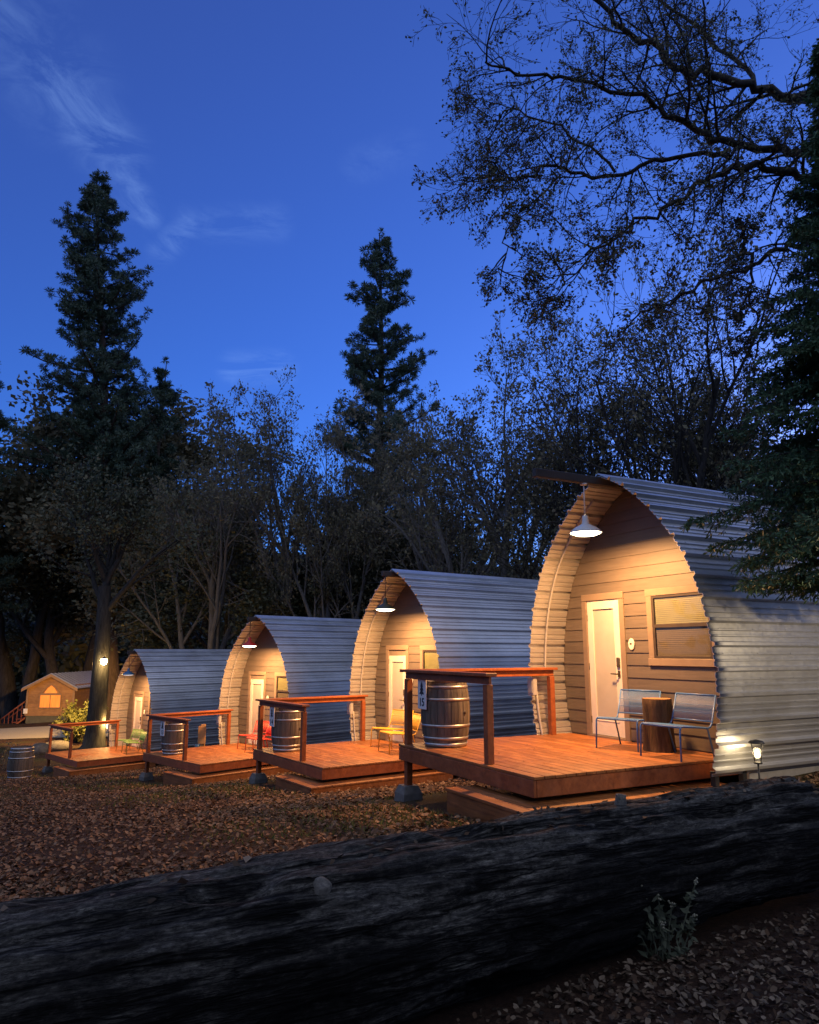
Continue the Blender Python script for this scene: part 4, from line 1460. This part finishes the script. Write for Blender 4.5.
ocfg = [dict(kids=5, t0=.15, ang=(25, 60), ratio=.62, rr=.6, wob=.2, seg=6, sides=4, up=-.02),
        dict(kids=4, t0=.15, ang=(25, 65), ratio=.6, rr=.6, wob=.22, seg=5, sides=3, up=-.02, leaf=2),
        dict(kids=3, t0=.2, ang=(25, 60), ratio=.6, rr=.6, wob=.26, seg=4, sides=3, up=-.02, leaf=2),
        dict(wob=.25, seg=3, sides=3, leaf=3, rmin=.0028)]
T.tubes.tube([(0, 0, -.4), (0, 0, .2), (-.1, 0, 2.2), (-.25, -.1, 4.2), (-.3, -.1, 6.2)], [.55, .42, .36, .32, .24], 12, cap=False)
trunk_at = lambda z: (0 if z < 2 else -.25, -.1, z)


def tl(z):     # a trunk point as (px,py,depth) is awkward: pass world offsets through ray inverse
    w = Vector(trunk_at(z)) + ot
    f = 722.94; c, s = math.cos(.19045), math.sin(.19045)
    dpt = w.y * c + w.z * s; up_ = -w.y * s + w.z * c
    return (409.5 + f * w.x / dpt, 512 - f * up_ / dpt, w.y)


limb([tl(4.6), (860, 130, 9.2), (805, 100, 9.0), (761, 88, 8.8), (712, 78, 8.7), (683, 68, 8.6), (650, 45, 8.5), (625, 29, 8.4), (590, -5, 8.2)], .15, .03, 0, 20, ocfg, 1.25)
limb([(761, 90, 8.8), (740, 62, 9.2), (700, 30, 9.6), (640, -10, 9.9)], .07, .02, 0, 12, ocfg, 1.2)
limb([tl(4.2), (850, 160, 9.0), (800, 150, 8.6), (761, 150, 8.4), (712, 139, 8.3), (683, 122, 8.1), (654, 102, 8.0), (615, 88, 7.9), (566, 78, 7.8), (520, 72, 7.7), (485, 62, 7.6)], .13, .012, 0, 24, ocfg, 1.2)
limb([tl(3.9), (850, 190, 8.9), (819, 181, 8.6), (780, 168, 8.3), (741, 166, 8.1), (712, 175, 8.0), (683, 196, 7.9), (655, 214, 7.9), (620, 232, 7.8), (585, 255, 7.8)], .12, .012, 0, 20, ocfg, 1.0)
limb([(730, 158, 8.3), (712, 151, 8.5), (664, 161, 8.7), (625, 173, 8.7), (581, 176, 8.7), (551, 168, 8.6), (517, 180, 8.5), (505, 172, 8.4), (485, 160, 8.3)], .07, .01, 0, 22, ocfg, 1.05)
limb([(615, 172, 8.7), (580, 140, 8.9), (540, 120, 9.0), (510, 114, 9.1), (490, 122, 9.1)], .035, .008, 0, 12, ocfg, .9)
limb([tl(3.5), (850, 250, 8.9), (800, 244, 8.6), (775, 250, 8.5), (757, 262, 8.4), (735, 270, 8.3), (700, 285, 8.2), (664, 302, 8.1), (640, 312, 8.0)], .08, .012, 0, 16, ocfg, .8)
limb([(752, 262, 8.4), (746, 240, 8.4), (737, 219, 8.4)], .045, .03, 0, 3, ocfg, .5)
limb([(751, 262, 8.4), (749, 290, 8.4), (755, 315, 8.5), (757, 338, 8.5), (748, 350, 8.5)], .035, .008, 0, 8, ocfg, .6)
limb([(560, 176, 8.6), (530, 205, 8.5), (505, 240, 8.4), (500, 275, 8.3)], .025, .006, 0, 9, ocfg, .6)
limb([(640, 220, 7.9), (600, 250, 7.9), (560, 290, 7.9), (545, 300, 7.9)], .02, .006, 0, 8, ocfg, .55)
V, F = T.leaves(1, .043, .03, 1.6, keep=.8)
make_tree('oak_tree', 'old oak with bare twisted limbs and few leaves overhanging from upper right', ot, T, V, F, M['bark'], M['leaf_oak'], 'trees beside the nearest cabin')

# --- lamp-lit shrub by the far house and low bare shrub at the left edge
T = Tree(71)
for k in range(9):
    T.branch(Vector((T.rr.uniform(-.4, .4), T.rr.uniform(-.3, .3), -.1)), Vector((T.rr.uniform(-.5, .5), T.rr.uniform(-.5, .5), 1)).normalized(), T.rr.uniform(1.2, 2.0), .03, 0,
             [dict(kids=6, wob=.15, seg=5, sides=4, ratio=.45, leaf=4, t0=.15), dict(kids=3, wob=.2, seg=3, sides=3, leaf=5), dict(wob=.2, seg=2, sides=3, leaf=5, rmin=.004)])
V, F = T.leaves(3, .15, .1)
make_tree('leafy_shrub', 'yellow-green shrub brightly lit by the yard lamp beside the house', stand(87, 37.5), T, V, F, M['bark'], M['shrub'], 'shrubs at left', 'shrub')
T = Tree(72)
for k in range(26):
    T.branch(Vector((T.rr.uniform(-1.1, 1.1), T.rr.uniform(-.4, .4), -.05)), Vector((T.rr.uniform(-.5, .5), T.rr.uniform(-.5, .5), 1)).normalized(), T.rr.uniform(.5, 1.0), .012, 0,
             [dict(kids=5, wob=.2, seg=4, sides=3, ratio=.5, leaf=1), dict(wob=.2, seg=3, sides=3, leaf=2, rmin=.004)])
V, F = T.leaves(1, .09, .05)
make_tree('bare_shrub', 'low twiggy shrub at the left edge behind the lone barrel', stand(8, 29), T, V, F, M['bark_pale'], M['leaf_grey'], 'shrubs at left', 'shrub')

# --- weed in front of the log
T = Tree(81)
wp = Vector((1.34, 4.12, g1(1.34, 4.12)))
heads = []
for (dx, h_, ln) in ((-.09, .36, -.03), (-.055, .31, .02), (-.135, .20, -.03), (.06, .40, .10), (.02, .26, .03), (.10, .22, .05), (-.02, .18, .0)):
    p0 = Vector((dx * .5, T.rr.uniform(-.03, .03), -.02)); p1 = Vector((dx + ln, T.rr.uniform(-.05, .05), h_))
    mid = p0.lerp(p1, .5) + Vector((T.rr.uniform(-.02, .02), 0, 0))
    T.tubes.tube([tuple(p0), tuple(mid), tuple(p1)], [.005, .004, .003], 5, cap=False)
    for q in range(16):
        f = T.rr.uniform(.1, .95); T.leafpts.append(tuple(p0.lerp(p1, f))); T.leafdirs.append((T.rr.gauss(0, 1), T.rr.gauss(0, 1), .9))
    heads.append(MB())
    for q in range(9):
        a = T.rr.uniform(0, 6.28); rr_ = T.rr.uniform(0, .02)
        c = p1 + Vector((rr_ * math.cos(a), rr_ * math.sin(a), T.rr.uniform(-.02, .012)))
        heads[-1].lathe([(.001, c.z - .006), (.007, c.z), (.001, c.z + .006)], 6, c.x, c.y)
V, F = T.leaves(2, .055, .012, 2.6)
w = make_tree('weed_plant', 'small grey-green weed with pale seed heads in front of the log', wp, T, V, F, M['weed'], M['weed'], None, 'plant')

for h_ in heads: h_.build('seed_head', M['weedhead'], w)

# ------------------------------------------------------------------ fallen log in front
ax_pts = [(-4.2, 1.62, 0), (-3.2, 2.18, 0), (-1.75, 2.93, 0), (-.5, 3.55, 0), (.05, 3.86, 0), (.9, 4.30, 0), (1.9, 4.82, 0), (2.58, 5.15, 0), (2.84, 5.29, 0)]
ax = catmull(ax_pts, 44)
na = len(ax); nr = 170
seg = np.concatenate([[0], np.cumsum(np.linalg.norm(np.diff(ax, axis=0), axis=1))]); Lg = seg[-1]
V = np.zeros((na, nr, 3))
th = np.arange(nr) * 2 * math.pi / nr
Rr = np.interp(seg, [0, 1.2, 2.6, 3.9, 4.6, 5.6, 6.8, 7.5, 7.8, 7.95, Lg], [.50, .49, .45, .42, .395, .37, .35, .345, .32, .28, .15])
TOPZ = np.interp(ax[:, 0], [-4.2, -1.57, -1.06, .05, 1.39, 2.35, 2.8], [-1.06, -.965, -.925, -.885, -.865, -.835, -.86])
for i in range(na):
    t = ax[min(i + 1, na - 1)] - ax[max(i - 1, 0)]; t /= np.linalg.norm(t)
    s_ = np.array([-t[1], t[0], 0])
    u = seg[i]
    r = np.empty(nr)
    for j in range(nr):
        cx_, sx_ = math.cos(th[j]), math.sin(th[j])
        big = nz.fractal(Vector((u * .75, cx_ * .9, sx_ * .9)), .8, 2.0, 3)
        rid = nz.ridged_multi_fractal(Vector((u * .55 + 7, cx_ * 2.4 + .25 * u, sx_ * 2.4)), .9, 2.1, 5, 1.0, 2.0)
        fin = nz.fractal(Vector((u * 3.0, cx_ * 8, sx_ * 8)), .7, 2.1, 4)
        chip = max(0.0, nz.noise(Vector((u * 1.7 + 3, cx_ * 2.2, sx_ * 2.2))) - .22)
        r[j] = Rr[i] * (1 + .06 * big) - .035 * max(0, rid - .9) + .012 * fin - .16 * chip + .006 * nz.fractal(Vector((u * 5.0, cx_ * 22, sx_ * 22)), .8, 2.1, 3)
    c = ax[i].copy(); c[2] = TOPZ[i] - min(Rr[i] + .0, .54) if Rr[i] > .33 else TOPZ[i] - .36
    V[i] = c + np.outer(np.cos(th) * r, s_) + np.outer(np.sin(th) * r, [0, 0, 1])
LA = math.atan(.514)
ca_, sa_ = math.cos(-LA), math.sin(-LA)
V = np.stack([V[..., 0] * ca_ - V[..., 1] * sa_, V[..., 0] * sa_ + V[..., 1] * ca_, V[..., 2]], -1)
LOGV = V.copy()
I = np.arange(na * nr).reshape(na, nr)
J = np.roll(I, -1, 1)
F = np.stack([I[:-1], J[:-1], J[1:], I[1:]], -1).reshape(-1, 4)
lg = thing('fallen_log', 'huge weathered grey and charred fallen log lying across the foreground', 'log', (0, 0, 0), LA)
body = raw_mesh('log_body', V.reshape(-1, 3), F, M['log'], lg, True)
mb = MB()
for e in (0, na - 1):
    mb.add(V[e], [tuple(range(nr))])
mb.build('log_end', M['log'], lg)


def on_log(px, py, Yd):
    return ray(px, py, Yd)


def knot(c, n, r, h):
    """broken branch stub with a rim"""
    m = MB(); n = n.normalized(); a = perp(n, random.Random(3)); b = n.cross(a); k = 18; rings = []
    for rr_, hh in ((1.5, -.03), (1.15, .0), (1.0, .5 * h), (.92, h), (.6, h * .92), (.3, h * .7), (.02, h * .6)):
        rings += [tuple(c + (a * math.cos(q) + b * math.sin(q)) * r * rr_ * (1 + .1 * math.sin(3 * q + hh * 30)) + n * hh) for q in np.arange(k) * 2 * math.pi / k]
    m.add(rings, [(i * k + j, i * k + (j + 1) % k, (i + 1) * k + (j + 1) % k, (i + 1) * k + j) for i in range(6) for j in range(k)], True)
    return m


def log_surf(s, ang):
    i = int(np.argmin(abs(seg - s))); j = int(round((ang % (2 * math.pi)) / (2 * math.pi) * nr)) % nr
    p = Vector(LOGV[i, j]); c = Vector(LOGV[i].mean(0))
    return p, (p - c).normalized()


M['knotwood'] = noisy('grey_knot_wood', (.035, .032, .027), (.15, .138, .118), 55, .8, 0, 6, .004)
for s_, ang, r_, h_ in ((4.20, R(126), .034, .012), (6.12, R(94), .03, .055), (2.2, R(120), .04, .015)):
    p, n_ = log_surf(s_, ang)
    knot(p, n_, r_, h_).build('knot', M['knotwood'], lg)

# ------------------------------------------------------------------ leaf litter and grass
def in_deck(x, y):
    bad = np.zeros(len(x), bool)
    for i in range(4):
        O, U, V_, rz = frame_of(i)
        du = (x - O.x) * U.x + (y - O.y) * U.y; dv = (x - O.x) * V_.x + (y - O.y) * V_.y
        bad |= (du > -.25) & (du < 3.45) & (dv > -6.3) & (dv < 3.5)
    return bad


def litter(n, xr, yr, size, seed, power=1.0):
    rg = np.random.default_rng(seed)
    y = yr[0] + (yr[1] - yr[0]) * rg.random(n) ** power
    half = .62 * y + .8
    x = rg.uniform(-1, 1, n) * half
    ok = (x > xr[0]) & (x < xr[1]) & ~in_deck(x, y)
    d2 = np.min(((x[:, None] - ax[None, ::6, 0]) ** 2 + (y[:, None] - ax[None, ::6, 1]) ** 2), 1)
    ok &= d2 > .31 ** 2
    x, y = x[ok], y[ok]; n = len(x)
    clump = fbm(x * 1.3, y * 1.3, 40, 3)
    ok = rg.random(n) < np.clip(.75 + .7 * clump, .35, 1); x, y = x[ok], y[ok]; n = len(x)
    z = gz(x, y) + rg.uniform(.006, .035, n)
    a = rg.uniform(0, 6.283, n); tilt = rg.normal(0, .35, n); roll = rg.normal(0, .35, n)
    s = size * rg.uniform(.55, 1.35, n)
    d = np.stack([np.cos(a) * np.cos(tilt), np.sin(a) * np.cos(tilt), np.sin(tilt)], 1)
    e = np.stack([-np.sin(a) * np.cos(roll), np.cos(a) * np.cos(roll), np.sin(roll)], 1)
    c = np.stack([x, y, z], 1); L = (s * .5)[:, None]; w = (s * .32)[:, None]; up = np.array([0, 0, 1])[None]
    curl = (s * rg.uniform(.0, .28, n))[:, None]
    P_ = [c - d * L + up * curl * .6, c - d * L * .3 - e * w + up * curl, c + d * L * .35 - e * w * .8 + up * curl, c + d * L + up * curl * .5, c + d * L * .35 + e * w * .8 + up * curl * .8, c - d * L * .3 + e * w + up * curl, c - d * L * .1, c + d * L * .2]
    Vv = np.stack(P_, 1).reshape(-1, 3); b = (np.arange(n) * 8)[:, None]
    Fq = np.concatenate([b + np.array([[0, 1, 6, 5]]), b + np.array([[1, 2, 7, 6]]), b + np.array([[2, 3, 4, 7]]), b + np.array([[5, 6, 7, 4]])], 0)
    return Vv, Fq


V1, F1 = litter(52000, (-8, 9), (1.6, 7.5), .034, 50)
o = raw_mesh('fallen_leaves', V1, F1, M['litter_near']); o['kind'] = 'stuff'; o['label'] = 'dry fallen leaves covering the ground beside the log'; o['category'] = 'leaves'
V1, F1 = litter(120000, (-20, 9), (6.0, 30), .06, 51, 1.2)
o = raw_mesh('fallen_leaves', V1, F1, M['litter']); o['kind'] = 'stuff'; o['label'] = 'red-brown fallen leaves over the slope before the decks'; o['category'] = 'leaves'
rg = np.random.default_rng(9)
ii = rg.integers(20, na - 12, 150); jj = (nr // 4 + rg.normal(0, nr * .045, 150).astype(int)) % nr
Cw = LOGV[ii, jj]; Cw = np.stack([Cw[:, 0] * ca_ + Cw[:, 1] * sa_, -Cw[:, 0] * sa_ + Cw[:, 1] * ca_, Cw[:, 2] + .008], 1)
V1, F1 = quads_leaf(Cw, .05, rg, 1.6, 0, np.c_[rg.normal(size=(150, 2)), .25 * rg.normal(size=150)] * 2.5)
o = raw_mesh('leaves_on_log', V1, F1, M['litter_near']); o['kind'] = 'stuff'; o['label'] = 'a few dry leaves caught on top of the log'; o['category'] = 'leaves'
# leaf scraps on the nearest deck
rg = np.random.default_rng(5)
C = []
for i in range(4):
    for k in range(60):
        C.append(tuple(P(i, rg.uniform(.3, 3.0), rg.uniform(.3, 3.0), .008)))
V1, F1 = quads_leaf(np.array(C), .045, rg, 1.5, 0, np.c_[rg.normal(size=(len(C), 2)), np.zeros(len(C))] * 3)
V1[:, 2] = np.repeat(np.array(C)[:, 2], 4) + .001 + .008 * rg.random(len(V1))
o = raw_mesh('deck_leaf_scraps', V1, F1, M['litter']); o['kind'] = 'stuff'; o['label'] = 'scattered leaf scraps on the deck boards'; o['category'] = 'leaves'
# short grass around the decks
n = 110000
y = rg.uniform(8, 32, n); x = rg.uniform(-1, 1, n) * (.6 * y + 1)
dmin = np.full(n, 9.)
for i in range(4):
    q = P(i, 1.6, 3.2); dmin = np.minimum(dmin, np.hypot((x - q.x), (y - q.y)))
ok = ~in_deck(x, y) & (rg.random(n) < np.clip(1.15 - dmin / 2.4 + .5 * fbm(x, y, 41, 3), 0, 1)); x, y = x[ok], y[ok]; n = len(x)
z = gz(x, y); a = rg.uniform(0, 6.283, n); h_ = rg.uniform(.03, .085, n); w_ = .006 + .0004 * y
lx_, ly_ = rg.normal(0, .35, n) * h_, rg.normal(0, .35, n) * h_
V1 = np.stack([np.stack([x - np.cos(a) * w_, y - np.sin(a) * w_, z], 1), np.stack([x + np.cos(a) * w_, y + np.sin(a) * w_, z], 1), np.stack([x + lx_, y + ly_, z + h_], 1)], 1).reshape(-1, 3)
o = raw_mesh('grass', V1, np.arange(3 * n).reshape(n, 3), M['grass']); o['kind'] = 'stuff'; o['label'] = 'short dry grass around the decks'; o['category'] = 'grass'

# ------------------------------------------------------------------ far timber house
hb_ = stand(55, 46)
hz = ray(55, 725, 46).z
rzh = R(2)
t = thing('timber_house', 'small wooden house with glowing peaked window at far left', 'house', (hb_.x, 46, hz), rzh)
hwid, hlen, hh, rise = 1.42, 6.2, 2.28, .74
m = MB()
zb = .55
z = zb
while z < hh + rise - .03:      # lap boards of the gable front and both sides
    z1 = min(z + .17, hh + rise)
    w0 = hwid if z < hh else hwid * (1 - (z - hh) / rise); w1 = hwid if z1 < hh else max(.02, hwid * (1 - (z1 - hh) / rise))
    m.add([(-w0, -.03, z), (w0, -.03, z), (w1, -.008, z1), (-w1, -.008, z1), (-w0, .01, z), (w0, .01, z), (w1, .01, z1), (-w1, .01, z1)],
          [(0, 1, 2, 3), (0, 4, 5, 1), (3, 2, 6, 7), (0, 3, 7, 4), (1, 5, 6, 2)])
    if z < hh:
        for sx in (-1, 1):
            q = [(sx * (hwid + .03), .0, z), (sx * (hwid + .03), hlen, z), (sx * (hwid + .008), hlen, z1), (sx * (hwid + .008), 0, z1), (sx * (hwid - .02), 0, z), (sx * (hwid - .02), hlen, z)]
            m.add(q, [(0, 1, 2, 3), (0, 4, 5, 1)] if sx > 0 else [(3, 2, 1, 0), (1, 5, 4, 0)])
    z += .17
m.add([(-hwid, hlen, -.4), (hwid, hlen, -.4), (hwid, hlen, hh), (0, hlen, hh + rise), (-hwid, hlen, hh)], [(4, 3, 2, 1, 0)])
m.build('wall', M['cedar'], t)
m = MB(); m.box(-hwid + .02, hwid - .02, .012, hlen - .01, -.9, zb); m.build('skirting', M['houseskirt'], t)
m = MB()
for sx in (-1, 1):
    x1 = sx * (hwid + .28); z1 = hh - .28 * rise / hwid
    m.add([(0, -.25, hh + rise + .03), (x1, -.25, z1 + .03), (x1, hlen + .25, z1 + .03), (0, hlen + .25, hh + rise + .03),
           (0, -.25, hh + rise + .07), (x1, -.25, z1 + .07), (x1, hlen + .25, z1 + .07), (0, hlen + .25, hh + rise + .07)],
          [(0, 1, 2, 3), (4, 7, 6, 5), (0, 4, 5, 1), (1, 5, 6, 2), (2, 6, 7, 3)])
    for k in range(14):
        y_ = -.2 + k * (hlen + .4) / 13
        m.add([(0, y_ - .015, hh + rise + .07), (x1, y_ - .015, z1 + .07), (x1, y_ + .015, z1 + .07), (0, y_ + .015, hh + rise + .07), (0, y_, hh + rise + .1), (x1, y_, z1 + .1)], [(0, 1, 5, 4), (3, 4, 5, 2)])
m.build('roof', M['houseroof'], t)
m = MB()
for sx in (-1, 1):
    x1 = sx * (hwid + .28); z1 = hh - .28 * rise / hwid
    m.add([(0, -.30, hh + rise - .13), (x1, -.30, z1 - .13), (x1, -.30, z1 + .035), (0, -.30, hh + rise + .035), (0, -.255, hh + rise - .13), (x1, -.255, z1 - .13), (x1, -.255, z1 + .035), (0, -.255, hh + rise + .035)],
          [(0, 1, 2, 3), (4, 7, 6, 5), (0, 4, 5, 1), (3, 2, 6, 7), (1, 5, 6, 2)])
m.bbox(-hwid - .05, -hwid + .09, -.06, -.032, zb, hh - .12); m.bbox(hwid - .09, hwid + .05, -.06, -.032, zb, hh - .12)
m.build('eaves_trim', M['housetrim'], t)
m = MB()
m.bbox(-.68, .68, -.075, -.035, .98, 1.05); m.bbox(-.68, .68, -.075, -.035, 1.78, 1.86); m.bbox(-.68, -.61, -.074, -.035, 1.05, 1.78); m.bbox(.61, .68, -.074, -.035, 1.05, 1.78); m.bbox(-.02, .02, -.072, -.035, 1.05, 1.78)
w = m.build('window', M['housetrim'], t)
m = MB(); m.box(-.61, -.02, -.045, -.036, 1.05, 1.78); m.box(.02, .61, -.045, -.036, 1.05, 1.78); m.build('lit_curtain', M['litwin'], w)
m = MB()
m.add([(-.56, -.07, 1.90), (.56, -.07, 1.90), (.30, -.07, 2.22), (.0, -.07, 2.42), (-.30, -.07, 2.22), (-.62, -.07, 1.862), (.62, -.07, 1.862), (.36, -.07, 2.26), (0, -.07, 2.5), (-.36, -.07, 2.26)],
      [(0, 5, 6, 1), (1, 6, 7, 2), (2, 7, 8, 3), (3, 8, 9, 4), (4, 9, 5, 0)])
w2 = m.build('gable_window', M['housetrim'], t)
m = MB(); m.add([(-.40, -.05, 1.90), (.40, -.05, 1.90), (.21, -.05, 2.2), (0, -.05, 2.36), (-.21, -.05, 2.2)], [(0, 1, 2, 3, 4)]); m.build('lit_pane', M['litwin'], w2)
m = MB(); m.bbox(-1.55, -1.3, -.09, -.035, .68, .98, .01); m.build('outlet_box', M['white'], t)
# stair and red railing at the left side
t2 = thing('outside_stair', 'red-brown wooden stair and railing at the left side of the timber house', 'stair', (hb_.x, 46, hz), rzh)
for k in range(6):
    m = MB(); m.bbox(-hwid - .40 - .26 * k, -hwid - .13 - .26 * k, .3, 1.3, .5 - .2 * k, .55 - .2 * k); m.build('tread', M['stairwood'], t2)
for yy in (.3, 1.3):
    m = MB()
    m.tube([(-hwid - .1, yy, 1.5), (-hwid - 1.7, yy, .25)], .05, 6); m.build('handrail', M['stairwood'], t2)
    m = MB()
    for k in range(7):
        x_ = -hwid - .15 - .25 * k; m.bbox(x_ - .02, x_ + .02, yy - .02, yy + .02, .35 - .19 * k, 1.46 - .195 * k, .003)
    m.build('balusters', M['stairwood'], t2)
    m = MB(); m.tube([(-hwid - .1, yy, .45), (-hwid - 1.7, yy, -.8)], .06, 6); m.build('stringer', M['stairwood'], t2)

# boulder by the drive, utility post behind the third deck
def boulder(label, loc, s, seed):
    rr = np.random.default_rng(seed); n = 26; m_ = 14; v = []
    for i in range(m_ + 1):
        ph = math.pi * i / m_
        for j in range(n):
            a = 2 * math.pi * j / n; d = np.array([math.sin(ph) * math.cos(a), math.sin(ph) * math.sin(a), math.cos(ph)])
            k = 1 + .22 * float(fbm(d[0] * 1.6 + seed, d[1] * 1.6 + d[2] * 1.3, seed, 4)); v.append(d * k * np.array(s))
    f = [(i * n + j, (i + 1) * n + j, (i + 1) * n + (j + 1) % n, i * n + (j + 1) % n) for i in range(m_) for j in range(n)]
    mb = MB(); mb.add(v, f, False)
    o = mb.build('boulder', M['stone'], None, loc); tag(o, label, 'boulder', 'boulders along the drive')


p = stand(48, 34); boulder('dark boulder beside the lit gravel drive behind the farthest deck rail', (p.x, p.y, p.z + .1), (.52, .45, .36), 3)
p = stand(66, 36); boulder('flatter dark boulder between the drive and the farthest deck', (p.x, p.y, p.z + .05), (.7, .5, .28), 6)
up = P(2, -.55, .95); up.z = g1(up.x, up.y)
t = thing('utility_post', 'short tan wooden utility post by the blue tin wall of the farthest cabin', 'post', up, frame_of(2)[3] + .5)
m = MB(); m.bbox(-.06, .06, -.05, .05, -.2, 1.35); m.bbox(-.13, .13, -.075, -.052, .78, 1.3, .006); m.build('post_board', M['tan'], t)
m = MB(); m.bbox(-.2, -.07, -.12, -.0, .35, .75, .015); m.tube([(-.13, -.05, .35), (-.13, -.05, -.1)], .03, 8); m.build('meter_case', M['bluelamp'], t)
